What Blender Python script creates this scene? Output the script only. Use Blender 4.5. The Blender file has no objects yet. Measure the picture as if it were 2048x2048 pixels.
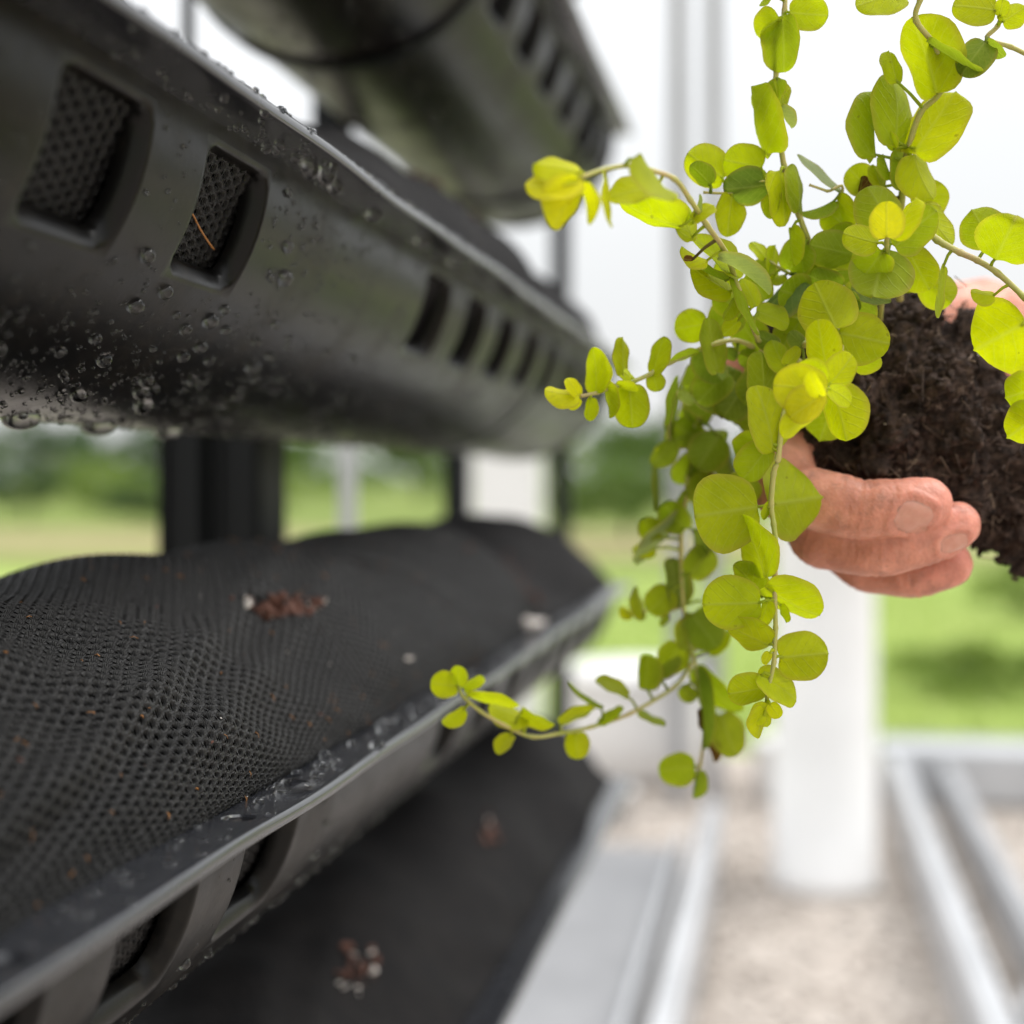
import bpy, bmesh, math, random
import numpy as np
from mathutils import Vector, Matrix, noise
from mathutils.bvhtree import BVHTree

scene = bpy.context.scene
col = scene.collection
H = 1.2                                   # lens height above the ground (metres)

# ------------------------------------------------------------------ camera
cam_data = bpy.data.cameras.new('camera')
cam = bpy.data.objects.new('camera', cam_data); col.objects.link(cam)
cam.location = (0, 0, H)
cam.rotation_euler = (math.radians(90), 0, math.atan(556 / 2987))
cam_data.sensor_fit = 'HORIZONTAL'; cam_data.sensor_width = 24.0; cam_data.lens = 35.0
cam_data.shift_y = -63 / 2048
cam_data.clip_start = 0.01; cam_data.clip_end = 2000
cam_data.dof.use_dof = True
cam_data.dof.focus_distance = 0.429
cam_data.dof.aperture_fstop = 3.7
scene.camera = cam

# ------------------------------------------------------------------ overcast sky
SUN_EL, SUN_AZ = math.radians(52), math.radians(60)      # azimuth from +Y towards +X
world = bpy.data.worlds.new('World'); scene.world = world; world.use_nodes = True
wn, wl = world.node_tree.nodes, world.node_tree.links
wn.clear()
out = wn.new('ShaderNodeOutputWorld'); bg = wn.new('ShaderNodeBackground'); bg.inputs['Strength'].default_value = 0.1
sky = wn.new('ShaderNodeTexSky'); sky.sky_type = 'NISHITA'; sky.sun_disc = False
sky.sun_elevation = SUN_EL; sky.sun_rotation = SUN_AZ; sky.air_density = 1.5; sky.dust_density = 3.0
tc = wn.new('ShaderNodeTexCoord'); sep = wn.new('ShaderNodeSeparateXYZ')
def wmath(op, a, b=None, clamp=False):
    n = wn.new('ShaderNodeMath'); n.operation = op; n.use_clamp = clamp
    for i, v in enumerate((a, b)):
        if v is None: continue
        if isinstance(v, (int, float)): n.inputs[i].default_value = v
        else: wl.new(v, n.inputs[i])
    return n.outputs[0]
wl.new(tc.outputs['Generated'], sep.inputs[0])
z = wmath('MAXIMUM', sep.outputs['Z'], 0.0)
lum = wmath('ADD', wmath('MULTIPLY', wmath('MULTIPLY', z, z), 24.0), 8.2)      # cloud deck, brighter overhead
nz = wn.new('ShaderNodeTexNoise'); nz.inputs['Scale'].default_value = 2.2; nz.inputs['Detail'].default_value = 4.0
wl.new(tc.outputs['Generated'], nz.inputs['Vector'])
lum = wmath('MULTIPLY', lum, wmath('ADD', wmath('MULTIPLY', nz.outputs[0], 0.22), 0.89))
cl = wn.new('ShaderNodeVectorMath'); cl.operation = 'SCALE'; cl.inputs[0].default_value = (0.97, 0.985, 1.0)
wl.new(lum, cl.inputs['Scale'])
mx = wn.new('ShaderNodeMix'); mx.data_type = 'RGBA'; mx.inputs[0].default_value = 0.92
wl.new(sky.outputs[0], mx.inputs[6]); wl.new(cl.outputs[0], mx.inputs[7])
wl.new(mx.outputs[2], bg.inputs['Color']); wl.new(bg.outputs[0], out.inputs[0])

sun_d = bpy.data.lights.new('sun', 'SUN'); sun_d.energy = 1.3; sun_d.angle = math.radians(25); sun_d.color = (1.0, 0.97, 0.92)
sun = bpy.data.objects.new('sun', sun_d); col.objects.link(sun)
sdir = Vector((math.sin(SUN_AZ) * math.cos(SUN_EL), math.cos(SUN_AZ) * math.cos(SUN_EL), math.sin(SUN_EL)))
sun.rotation_euler = sdir.to_track_quat('Z', 'Y').to_euler()
sun.location = (3, 3, 6)

vs = scene.view_settings
vs.view_transform = 'Standard'; vs.look = 'None'; vs.exposure = 0.22; vs.gamma = 1.0; vs.use_curve_mapping = False
scene.render.engine = 'CYCLES'
scene.cycles.use_denoising = True
scene.cycles.max_bounces = 10; scene.cycles.transmission_bounces = 8; scene.cycles.transparent_max_bounces = 8

# ------------------------------------------------------------------ materials
def mat(name, color=(.5, .5, .5), rough=.5, metal=0., spec=.5, **kw):
    m = bpy.data.materials.new(name); m.use_nodes = True
    b = m.node_tree.nodes['Principled BSDF']
    b.inputs['Base Color'].default_value = (*color, 1); b.inputs['Roughness'].default_value = rough
    b.inputs['Metallic'].default_value = metal; b.inputs['Specular IOR Level'].default_value = spec
    for k, v in kw.items(): b.inputs[k.replace('_', ' ')].default_value = v
    return m
def N(m, t, **kw):
    n = m.node_tree.nodes.new(t)
    for k, v in kw.items(): setattr(n, k, v)
    return n
def lk(m, a, b): m.node_tree.links.new(a, b)
def bsdf(m): return m.node_tree.nodes['Principled BSDF']
def noise_node(m, scale, detail=4., rough=.55, coord='Object'):
    t = N(m, 'ShaderNodeTexCoord'); n = N(m, 'ShaderNodeTexNoise')
    n.inputs['Scale'].default_value = scale; n.inputs['Detail'].default_value = detail; n.inputs['Roughness'].default_value = rough
    lk(m, t.outputs[coord], n.inputs['Vector']); return n.outputs[0]
def ramp(m, fac, stops):
    r = N(m, 'ShaderNodeValToRGB'); e = r.color_ramp.elements
    while len(e) < len(stops): e.new(.5)
    for i, (p, c) in enumerate(stops): e[i].position = p; e[i].color = (*c, 1)
    lk(m, fac, r.inputs[0]); return r.outputs[0]
def mixc(m, fac, a, b, blend='MIX'):
    n = N(m, 'ShaderNodeMix', data_type='RGBA', blend_type=blend)
    if isinstance(fac, (int, float)): n.inputs[0].default_value = fac
    else: lk(m, fac, n.inputs[0])
    for i, v in ((6, a), (7, b)):
        if isinstance(v, tuple): n.inputs[i].default_value = (*v, 1)
        else: lk(m, v, n.inputs[i])
    return n.outputs[2]
def mth(m, op, a, b=None, c=None, clamp=False):
    n = N(m, 'ShaderNodeMath', operation=op, use_clamp=clamp)
    for i, v in enumerate((a, b, c)):
        if v is None: continue
        if isinstance(v, (int, float)): n.inputs[i].default_value = v
        else: lk(m, v, n.inputs[i])
    return n.outputs[0]
def bump(m, h, strength=.3, dist=.001):
    b = N(m, 'ShaderNodeBump'); b.inputs['Strength'].default_value = strength; b.inputs['Distance'].default_value = dist
    lk(m, h, b.inputs['Height']); lk(m, b.outputs[0], bsdf(m).inputs['Normal'])

M = {}
# black moulded plastic with dried water film and brown-green grime
m = M['plastic'] = mat('black_plastic', (.02, .02, .02), .3, spec=.20)
grime = ramp(m, noise_node(m, 26, 6, .62), [(.46, (0, 0, 0)), (.72, (1, 1, 1))])
fine = ramp(m, noise_node(m, 190, 5, .7), [(.42, (0, 0, 0)), (.75, (1, 1, 1))])
g2 = mixc(m, 1., grime, fine, 'MULTIPLY')
lk(m, mixc(m, mth(m, 'MULTIPLY', g2, .75), mixc(m, grime, (.0034, .0032, .0031), (.0075, .0066, .0054)), (.040, .032, .022)), bsdf(m).inputs['Base Color'])
lk(m, mth(m, 'ADD', mth(m, 'MULTIPLY', grime, .18), .28), bsdf(m).inputs['Roughness'])
bump(m, noise_node(m, 700, 3), .10, .0004)
m = M['wet_sheen_lip'] = mat('wet_black_plastic_sheen', (.008, .0085, .010), .2, spec=.75, Coat_Weight=.3, Coat_Roughness=.12)
lk(m, ramp(m, noise_node(m, 160, 5, .7), [(.35, (.018, .0195, .024)), (.62, (.027, .028, .033)), (.8, (.06, .052, .042))]), bsdf(m).inputs['Base Color'])  # bluish base colour stands in for sky sheen on the wet lip
lk(m, mth(m, 'ADD', mth(m, 'MULTIPLY', noise_node(m, 90, 4), .3), .08), bsdf(m).inputs['Roughness'])
bump(m, noise_node(m, 500, 3), .12, .0004)
m = M['steel_black'] = mat('black_powder_coated_steel', (.0035, .0042, .0055), .45, spec=.2)
bump(m, noise_node(m, 900, 2), .12, .0003)
# knitted polyester
m = M['yarn'] = mat('black_polyester_yarn', (.01, .01, .01), .5, spec=.35)
yn = noise_node(m, 60, 4); lk(m, ramp(m, yn, [(.3, (.0042, .0040, .0043)), (.7, (.0088, .0080, .0078))]), bsdf(m).inputs['Base Color'])
t = N(m, 'ShaderNodeTexCoord'); w = N(m, 'ShaderNodeTexWave'); w.inputs['Scale'].default_value = 620; w.inputs['Distortion'].default_value = 6; w.inputs['Detail'].default_value = 2
lk(m, t.outputs['Object'], w.inputs['Vector']); bump(m, w.outputs[1], .55, .0004)
m = M['felt'] = mat('black_inner_felt', (.0012, .0012, .0013), .95, spec=.05)
m = M['fabric'] = mat('black_mesh_fabric_far', (.030, .029, .029), .8, spec=.12)
lk(m, ramp(m, noise_node(m, 40, 5), [(.3, (.0078, .0074, .0080)), (.75, (.0145, .013, .0128))]), bsdf(m).inputs['Base Color'])
v = N(m, 'ShaderNodeTexVoronoi'); v.inputs['Scale'].default_value = 330; t = N(m, 'ShaderNodeTexCoord'); lk(m, t.outputs['Object'], v.inputs['Vector'])
bump(m, v.outputs[0], .6, .0008)
m = M['water'] = mat('clear_water', (1, 1, 1), .0, Transmission_Weight=1.0, IOR=1.333)
# leaf: tint comes from the object, veins, edge and mottling from the UV sheet
m = M['leaf'] = mat('creeping_jenny_leaf', (.2, .25, .02), .5, spec=.16)
oi = N(m, 'ShaderNodeObjectInfo'); uv = N(m, 'ShaderNodeUVMap'); sx = N(m, 'ShaderNodeSeparateXYZ'); lk(m, uv.outputs[0], sx.inputs[0])
U, Vv = sx.outputs[0], mth(m, 'ABSOLUTE', mth(m, 'SUBTRACT', sx.outputs[1], .5))       # U 0..1 base to tip, Vv 0..0.5 from the midrib
wob = noise_node(m, 140, 3)
lat = mth(m, 'FRACT', mth(m, 'ADD', mth(m, 'SUBTRACT', mth(m, 'MULTIPLY', U, 5.2), mth(m, 'MULTIPLY', Vv, 5.0)), mth(m, 'MULTIPLY', wob, .9)))
latd = mth(m, 'ABSOLUTE', mth(m, 'SUBTRACT', lat, .5))
veins = mth(m, 'SUBTRACT', 1., mth(m, 'MULTIPLY', latd, 9.), clamp=True)
mid = mth(m, 'SUBTRACT', 1., mth(m, 'MULTIPLY', Vv, 26.), clamp=True)
vein = mth(m, 'MAXIMUM', mth(m, 'MULTIPLY', veins, .55), mid)
tvo = N(m, 'ShaderNodeTexVoronoi', feature='DISTANCE_TO_EDGE'); tvo.inputs['Scale'].default_value = 520
tcl = N(m, 'ShaderNodeTexCoord'); lk(m, tcl.outputs['Object'], tvo.inputs['Vector'])
tiny = mth(m, 'SUBTRACT', 1., mth(m, 'MULTIPLY', tvo.outputs[0], 9.), clamp=True)
mott = ramp(m, noise_node(m, 90, 5, .6), [(.3, (.78, .80, .72)), (.7, (1.12, 1.1, 1.05))])
base = mixc(m, 1., oi.outputs['Color'], mott, 'MULTIPLY')
pale = mixc(m, .5, oi.outputs['Color'], (.50, .52, .16))
basev = mixc(m, mth(m, 'MULTIPLY', vein, .55), base, pale)
basev = mixc(m, mth(m, 'MULTIPLY', tiny, .16), basev, pale)
edge = N(m, 'ShaderNodeAttribute', attribute_name='rim')
basev = mixc(m, mth(m, 'MULTIPLY', edge.outputs['Fac'], .45), basev, (.46, .34, .08))
spots = ramp(m, noise_node(m, 420, 2, .4), [(.74, (0, 0, 0)), (.79, (1, 1, 1))])
basev = mixc(m, mth(m, 'MULTIPLY', spots, .35), basev, (.10, .06, .02))
lk(m, basev, bsdf(m).inputs['Base Color'])
hb = mth(m, 'ADD', mth(m, 'MULTIPLY', vein, -1.), mth(m, 'MULTIPLY', noise_node(m, 260, 4), .8))
bump(m, hb, .5, .0004)
tr = N(m, 'ShaderNodeBsdfTranslucent'); lk(m, mixc(m, 1., basev, (1.08, 1.18, .4), 'MULTIPLY'), tr.inputs[0])
ms = N(m, 'ShaderNodeMixShader'); ms.inputs[0].default_value = .56
lk(m, bsdf(m).outputs[0], ms.inputs[1]); lk(m, tr.outputs[0], ms.inputs[2]); lk(m, ms.outputs[0], m.node_tree.nodes['Material Output'].inputs[0])
m = M['stem'] = mat('plant_stem', (.36, .30, .08), .5, Subsurface_Weight=.2, Subsurface_Scale=.002)
lk(m, ramp(m, noise_node(m, 55, 4), [(.3, (.33, .37, .06)), (.55, (.46, .42, .13)), (.75, (.44, .30, .16))]), bsdf(m).inputs['Base Color'])
m = M['skin'] = mat('skin', (.5, .24, .16), .48, Subsurface_Weight=.35, Subsurface_Scale=.004)
bsdf(m).inputs['Subsurface Radius'].default_value = (1.0, .35, .2)
sk = ramp(m, noise_node(m, 48, 6, .65), [(.30, (.50, .19, .115)), (.5, (.61, .255, .165)), (.7, (.72, .345, .24))])
dirt = ramp(m, noise_node(m, 115, 7, .68), [(.55, (0, 0, 0)), (.70, (1, 1, 1))])
speck = ramp(m, noise_node(m, 640, 3, .5), [(.66, (0, 0, 0)), (.74, (1, 1, 1))])
fl = N(m, 'ShaderNodeAttribute', attribute_name='rim')
blot = ramp(m, noise_node(m, 160, 4, .6), [(.38, (.86, .82, .80)), (.62, (1.08, 1.06, 1.05))])
sk = mixc(m, mth(m, 'MULTIPLY', fl.outputs['Fac'], .7), sk, (.76, .30, .23))
sk = mixc(m, 1., sk, blot, 'MULTIPLY')
skd = mixc(m, mth(m, 'MULTIPLY', dirt, .5), sk, (.17, .08, .05))
lk(m, mixc(m, mth(m, 'MULTIPLY', mth(m, 'MULTIPLY', speck, dirt), .8), skd, (.05, .03, .02)), bsdf(m).inputs['Base Color'])
wv = N(m, 'ShaderNodeTexVoronoi'); wv.inputs['Scale'].default_value = 900; t = N(m, 'ShaderNodeTexCoord'); lk(m, t.outputs['Object'], wv.inputs['Vector'])
bump(m, mth(m, 'ADD', wv.outputs[0], noise_node(m, 500, 4)), .5, .0003)
m = M['nail'] = mat('fingernail', (.46, .26, .17), .3, Subsurface_Weight=.3, Subsurface_Scale=.002)
ed = N(m, 'ShaderNodeAttribute', attribute_name='rim')
lk(m, mixc(m, ed.outputs['Fac'], ramp(m, noise_node(m, 240, 3), [(.3, (.58, .25, .175)), (.7, (.65, .325, .24))]), (.24, .11, .07)), bsdf(m).inputs['Base Color'])
m = M['soil'] = mat('peat_soil', (.03, .018, .013), .85, spec=.3)
lk(m, ramp(m, noise_node(m, 260, 8, .7), [(.34, (.014, .009, .0075)), (.50, (.060, .037, .028)), (.64, (.14, .088, .065)), (.80, (.28, .20, .15))]), bsdf(m).inputs['Base Color'])
bump(m, noise_node(m, 900, 6, .7), 1., .0015)
m = M['fibre'] = mat('root_fibre', (.10, .05, .025), .7)
oiz = noise_node(m, 130, 2); lk(m, ramp(m, oiz, [(.3, (.035, .020, .014)), (.55, (.11, .066, .044)), (.75, (.34, .24, .16))]), bsdf(m).inputs['Base Color'])
M['straw'] = mat('orange_straw', (.36, .15, .035), .5)
m = M['crumb'] = mat('bark_crumb', (.05, .022, .014), .8)
lk(m, ramp(m, noise_node(m, 300, 4), [(.3, (.03, .014, .011)), (.55, (.14, .055, .036)), (.75, (.30, .15, .10))]), bsdf(m).inputs['Base Color'])
m = M['perlite'] = mat('white_perlite', (.72, .68, .62), .8)
lk(m, ramp(m, noise_node(m, 400, 3), [(.3, (.45, .36, .30)), (.6, (.78, .74, .70))]), bsdf(m).inputs['Base Color'])
m = M['galv'] = mat('galvanised_steel', (.58, .60, .62), .5, metal=.3)
lk(m, ramp(m, noise_node(m, 9, 6, .7), [(.3, (.40, .405, .415)), (.7, (.54, .545, .555))]), bsdf(m).inputs['Base Color'])
m = M['tray'] = mat('weathered_zinc', (.3, .3, .31), .6)
lk(m, ramp(m, noise_node(m, 5, 6, .7), [(.3, (.15, .15, .155)), (.7, (.23, .23, .235))]), bsdf(m).inputs['Base Color'])
m = M['white'] = mat('white_plastic', (.80, .79, .77), .4)
lk(m, ramp(m, noise_node(m, 3, 5), [(.3, (.66, .65, .635)), (.7, (.76, .75, .74))]), bsdf(m).inputs['Base Color'])
m = M['edge_shade'] = mat('white_steel_edge_shade', (.5, .5, .5), .5)  # grey stands in for shade on the edges of a white post
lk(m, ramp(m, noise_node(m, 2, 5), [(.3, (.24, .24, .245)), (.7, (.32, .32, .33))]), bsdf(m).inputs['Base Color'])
m = M['gravel'] = mat('beige_gravel', (.4, .34, .29), .9)
g = noise_node(m, 3.2, 5, .6); gv = N(m, 'ShaderNodeTexVoronoi'); gv.inputs['Scale'].default_value = 60
t = N(m, 'ShaderNodeTexCoord'); lk(m, t.outputs['Object'], gv.inputs['Vector'])
lk(m, mixc(m, .45, ramp(m, g, [(.3, (.39, .325, .275)), (.7, (.51, .45, .395))]), ramp(m, gv.outputs[1], [(.1, (.25, .215, .19)), (.9, (.47, .43, .39))])), bsdf(m).inputs['Base Color'])
bump(m, gv.outputs[0], .8, .01)
m = M['stone'] = mat('gravel_stone', (.42, .36, .31), .85)
so = N(m, 'ShaderNodeNewGeometry')
lk(m, ramp(m, so.outputs['Random Per Island'], [(0., (.26, .225, .195)), (.5, (.38, .33, .285)), (1., (.49, .45, .41))]), bsdf(m).inputs['Base Color'])
m = M['lawn'] = mat('mown_lawn', (.14, .22, .03), .9, spec=.2)
la = noise_node(m, .22, 5, .6); lb = noise_node(m, 6, 6, .7)
lk(m, mixc(m, .4, ramp(m, la, [(.32, (.21, .29, .06)), (.5, (.32, .40, .10)), (.68, (.42, .46, .15))]), ramp(m, lb, [(.3, (.12, .20, .03)), (.7, (.33, .42, .10))])), bsdf(m).inputs['Base Color'])
m = M['dim_far_lawn'] = mat('lawn_without_glare', (.12, .16, .03), .9, spec=.2)  # far grass darker: glare contrast with the near lawn is put into colour
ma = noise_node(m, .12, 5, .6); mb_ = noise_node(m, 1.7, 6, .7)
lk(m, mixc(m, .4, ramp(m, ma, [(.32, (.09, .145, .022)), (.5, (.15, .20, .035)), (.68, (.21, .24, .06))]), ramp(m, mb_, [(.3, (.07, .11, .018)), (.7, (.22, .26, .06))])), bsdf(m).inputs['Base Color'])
m = M['blade'] = mat('grass_blade', (.14, .24, .03), .6)
so = N(m, 'ShaderNodeNewGeometry')
lk(m, ramp(m, so.outputs['Random Per Island'], [(0., (.22, .31, .06)), (.5, (.34, .44, .10)), (1., (.46, .52, .18))]), bsdf(m).inputs['Base Color'])
m = M['drygrass'] = mat('dry_cut_grass', (.36, .31, .13), .95, spec=.1)
lk(m, ramp(m, noise_node(m, 1.3, 6, .7), [(.3, (.19, .185, .075)), (.7, (.31, .265, .14))]), bsdf(m).inputs['Base Color'])
M['bark'] = mat('tree_bark', (.07, .05, .035), .9)
def foliage(name, a, b):
    m = mat(name, b, .6, spec=.25); so = N(m, 'ShaderNodeNewGeometry')
    lk(m, ramp(m, so.outputs['Random Per Island'], [(0., a), (1., b)]), bsdf(m).inputs['Base Color'])
    tr = N(m, 'ShaderNodeBsdfTranslucent'); tr.inputs[0].default_value = (*[c * 1.1 for c in b], 1)
    ms = N(m, 'ShaderNodeMixShader'); ms.inputs[0].default_value = .25
    lk(m, bsdf(m).outputs[0], ms.inputs[1]); lk(m, tr.outputs[0], ms.inputs[2]); lk(m, ms.outputs[0], m.node_tree.nodes['Material Output'].inputs[0])
    return m
M['fol_dark'] = foliage('dark_foliage', (.028, .055, .016), (.06, .11, .03))
M['fol_mid'] = foliage('mid_green_foliage', (.05, .10, .015), (.12, .19, .03))
M['fol_lime'] = foliage('light_green_foliage', (.09, .16, .02), (.20, .27, .045))

# ------------------------------------------------------------------ object helpers
ORG = {}
def tag(o, label=None, cat=None, group=None, kind=None):
    if label: o['label'] = label
    if cat: o['category'] = cat
    if group: o['group'] = group
    if kind: o['kind'] = kind
    return o
def thing(name, loc, label, cat, group=None):
    o = bpy.data.objects.new(name, None); col.objects.link(o); o.location = loc; o.empty_display_size = .02
    ORG[o] = Vector(loc); return tag(o, label, cat, group)
def link(o, parent):
    col.objects.link(o)
    if parent is not None: o.parent = parent
    return o
def mk(name, V, F, material, parent=None, smooth=True, uv=None, rim=None):
    """one mesh object; V in world metres"""
    V = np.asarray(V, dtype=float)
    org = ORG.get(parent, Vector((0, 0, 0))) if parent is not None else Vector((0, 0, 0))
    me = bpy.data.meshes.new(name)
    me.from_pydata((V - np.array(org)).tolist(), [], F if isinstance(F, list) else F.tolist())
    if smooth: me.polygons.foreach_set('use_smooth', [True] * len(me.polygons))
    if uv is not None:
        l = me.uv_layers.new(name='UVMap'); idx = np.zeros(len(me.loops), dtype=np.int32); me.loops.foreach_get('vertex_index', idx)
        l.data.foreach_set('uv', np.asarray(uv, dtype=np.float32)[idx].ravel())
    if rim is not None:
        at = me.attributes.new('rim', 'FLOAT', 'POINT'); at.data.foreach_set('value', np.asarray(rim, dtype=np.float32))
    me.materials.append(material); me.update()
    o = bpy.data.objects.new(name, me); link(o, parent); ORG[o] = org
    return o
class MB:
    """collects simple shapes for one mesh"""
    def __init__(s): s.V, s.F = [], []
    def add(s, V, F):
        n = len(s.V); s.V += [tuple(v) for v in V]; s.F += [tuple(i + n for i in f) for f in F]; return s
    def box(s, x0, x1, y0, y1, z0, z1, c=0.):
        if c <= 0:
            V = [(x, y, z) for x in (x0, x1) for y in (y0, y1) for z in (z0, z1)]
            return s.add(V, [(0, 1, 3, 2), (4, 6, 7, 5), (0, 4, 5, 1), (2, 3, 7, 6), (0, 2, 6, 4), (1, 5, 7, 3)])
        b = bmesh.new(); bmesh.ops.create_cube(b, size=1)
        for v in b.verts: v.co = Vector(((x0 + x1) / 2 + v.co.x * (x1 - x0), (y0 + y1) / 2 + v.co.y * (y1 - y0), (z0 + z1) / 2 + v.co.z * (z1 - z0)))
        bmesh.ops.bevel(b, geom=b.edges[:], offset=c, segments=2, affect='EDGES', profile=.6)
        b.verts.index_update(); s.add([v.co[:] for v in b.verts], [[v.index for v in f.verts] for f in b.faces]); b.free(); return s
    def tube(s, pts, rad, n=8, cap=True):
        V, F = tube(pts, rad, n, cap); return s.add(V, F)
    def lathe(s, prof, cx, cy, n=32):
        k = len(prof); V = [(cx + r * math.cos(2 * math.pi * i / n), cy + r * math.sin(2 * math.pi * i / n), z) for i in range(n) for r, z in prof]
        F = [(i * k + j, ((i + 1) % n) * k + j, ((i + 1) % n) * k + j + 1, i * k + j + 1) for i in range(n) for j in range(k - 1)]
        return s.add(V, F)
    def build(s, name, material, parent=None, smooth=False): return mk(name, s.V, s.F, material, parent, smooth)
def tube(pts, rad, n=8, cap=True):
    pts = [Vector(p) for p in pts]; V, F = [], []
    ref = Vector((.3, .2, 1)).normalized()
    for i, p in enumerate(pts):
        t = (pts[min(i + 1, len(pts) - 1)] - pts[max(i - 1, 0)])
        t = t.normalized() if t.length > 1e-9 else Vector((0, 0, 1))
        a = t.cross(ref)
        if a.length < .1: a = t.cross(Vector((1, 0, 0)))
        a.normalize(); b = t.cross(a); r = rad[i] if hasattr(rad, '__len__') else rad
        V += [tuple(p + (a * math.cos(2 * math.pi * k / n) + b * math.sin(2 * math.pi * k / n)) * r) for k in range(n)]
    for i in range(len(pts) - 1):
        F += [(i * n + k, i * n + (k + 1) % n, (i + 1) * n + (k + 1) % n, (i + 1) * n + k) for k in range(n)]
    if cap: F += [tuple(range(n))[::-1], tuple((len(pts) - 1) * n + k for k in range(n))]
    return V, F
def spline(pts, k=6):
    P = [Vector(p) for p in pts]; out = []
    for i in range(len(P) - 1):
        p0, p1, p2, p3 = P[max(i - 1, 0)], P[i], P[i + 1], P[min(i + 2, len(P) - 1)]
        for j in range(k):
            t = j / k
            out.append(.5 * ((2 * p1) + (p2 - p0) * t + (2 * p0 - 5 * p1 + 4 * p2 - p3) * t * t + (3 * p1 - p0 - 3 * p2 + p3) * t ** 3))
    out.append(P[-1]); return out

# ------------------------------------------------------------------ ground
tag(mk('ground', [(-600, -60, 0), (600, -60, 0), (600, 900, 0), (-600, 900, 0)], [(0, 1, 2, 3)], M['lawn'], smooth=False), kind='structure')
tag(mk('gravel_yard', [(-8, -14, .004), (40, -14, .004), (40, 60, .004), (14, 60, .004), (2.4, 6.6, .004), (-2.6, 6.6, .004), (-2.6, 14, .004), (-8, 14, .004)], [tuple(range(8))], M['gravel'], smooth=False), kind='structure')  # outline widened out of view so the troughs reflect gravel, not green
rs = np.random.RandomState(3)
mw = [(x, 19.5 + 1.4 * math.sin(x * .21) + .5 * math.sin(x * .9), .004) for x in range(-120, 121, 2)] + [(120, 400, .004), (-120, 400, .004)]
tag(mk('dim_far_lawn', mw, [tuple(range(len(mw)))], M['dim_far_lawn'], smooth=False), kind='structure')  # added sheet that carries the darker tone of the far grass
px = [(x, 24 + 2.5 * math.sin(x * .08) + .6 * math.sin(x * .4), .008) for x in range(-60, 61, 2)] + [(x, 34 + 2.0 * math.sin(x * .07 + 1), .008) for x in range(60, -61, -2)]
tag(mk('path', px, [tuple(range(len(px)))], M['drygrass'], smooth=False), kind='structure')
# loose stones on the yard
b = bmesh.new(); bmesh.ops.create_icosphere(b, subdivisions=1, radius=1)
sv = np.array([v.co[:] for v in b.verts]); b.verts.index_update(); sf = np.array([[v.index for v in f.verts] for f in b.faces]); b.free()
n = 6000; VV, FF = [], []
for i in range(n):
    r = rs.uniform(.006, .017); p = np.array([rs.uniform(-1.1, 1.6), rs.uniform(2.2, 6.2), .004 + r * .35])
    VV.append(sv * r * np.array([1, rs.uniform(.6, 1), .6]) * (1 + rs.uniform(-.18, .18, (len(sv), 1))) + p); FF.append(sf + i * len(sv))
tag(mk('gravel_stones', np.concatenate(VV), np.concatenate(FF), M['stone']), 'loose beige gravel stones covering the yard', 'gravel', kind='stuff')
# grass blades at the near lawn edge
n = 26000
bx, by = rs.uniform(-4.5, 4.5, n), 6.62 + 11 * rs.rand(n) ** 1.6
hh, aa, ww = rs.uniform(.05, .15, n), rs.uniform(0, 6.28, n), rs.uniform(.004, .008, n)
V0 = np.stack([bx - ww * np.cos(aa), by - ww * np.sin(aa), 0 * bx], 1); V1 = np.stack([bx + ww * np.cos(aa), by + ww * np.sin(aa), 0 * bx], 1)
V2 = np.stack([bx + rs.normal(0, .03, n), by + rs.normal(0, .03, n), hh], 1)
VG = np.stack([V0, V1, V2], 1).reshape(-1, 3)
tag(mk('lawn_grass', VG, np.arange(n * 3).reshape(-1, 3), M['blade'], smooth=False), 'short green grass of the lawn behind the gravel', 'grass', kind='stuff')

# ------------------------------------------------------------------ trees and shrubs of the background
def crown(cx, cy, cz, rx, rz, n, leafs, seed):
    r = np.random.RandomState(seed)
    ncl = 26; cd = r.normal(0, 1, (ncl, 3)); cd /= np.linalg.norm(cd, axis=1)[:, None]
    cc = cd * r.uniform(.35, .95, (ncl, 1)) * np.array([rx, rx, rz]) + np.array([cx, cy, cz]); cr = r.uniform(.22, .42, ncl)
    k = r.randint(0, ncl, n); d = r.normal(0, 1, (n, 3)); d /= np.linalg.norm(d, axis=1)[:, None]
    p = cc[k] + d * (r.uniform(.5, 1, n) * cr[k])[:, None] * np.array([rx, rx, rz])
    p[:, 2] = np.maximum(p[:, 2], .08)
    a = r.normal(0, 1, (n, 3)); a /= np.linalg.norm(a, axis=1)[:, None]; b = np.cross(a, d); b /= np.linalg.norm(b, axis=1)[:, None] + 1e-6
    s = (leafs * r.uniform(.6, 1.3, n))[:, None]
    V = np.stack([p - a * s, p - b * s * .5, p + a * s, p + b * s * .5], 1).reshape(-1, 3)
    return V, np.arange(4 * n).reshape(-1, 4)
def tree(name, x, y, h, rx, material, seed, label, cat, group, n=3500, trunk=.28, leafs=.16):
    r = random.Random(seed); t = thing(name, (x, y, 0), label, cat, group)
    b = MB(); zt = h * .62
    b.tube([(x, y, -.1), (x + r.uniform(-.1, .1), y, zt * .4), (x + r.uniform(-.2, .2), y, zt)], [h * .03, h * .022, h * .01], 7)
    for i in range(5):
        a = r.uniform(0, 6.28); z0 = h * r.uniform(.25, .5)
        b.tube([(x, y, z0), (x + math.cos(a) * rx * .35, y + math.sin(a) * rx * .35, z0 + h * .15), (x + math.cos(a) * rx * .6, y + math.sin(a) * rx * .6, z0 + h * .26)], [h * .012, h * .008, h * .004], 5)
    b.build('trunk', M['bark'], t, True)
    V, F = crown(x, y, h * (.5 + trunk / 2), rx, h * (1 - trunk) / 2 * 1.05, n, leafs, seed)
    mk('crown', V, F, material, t, False); return t
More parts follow.
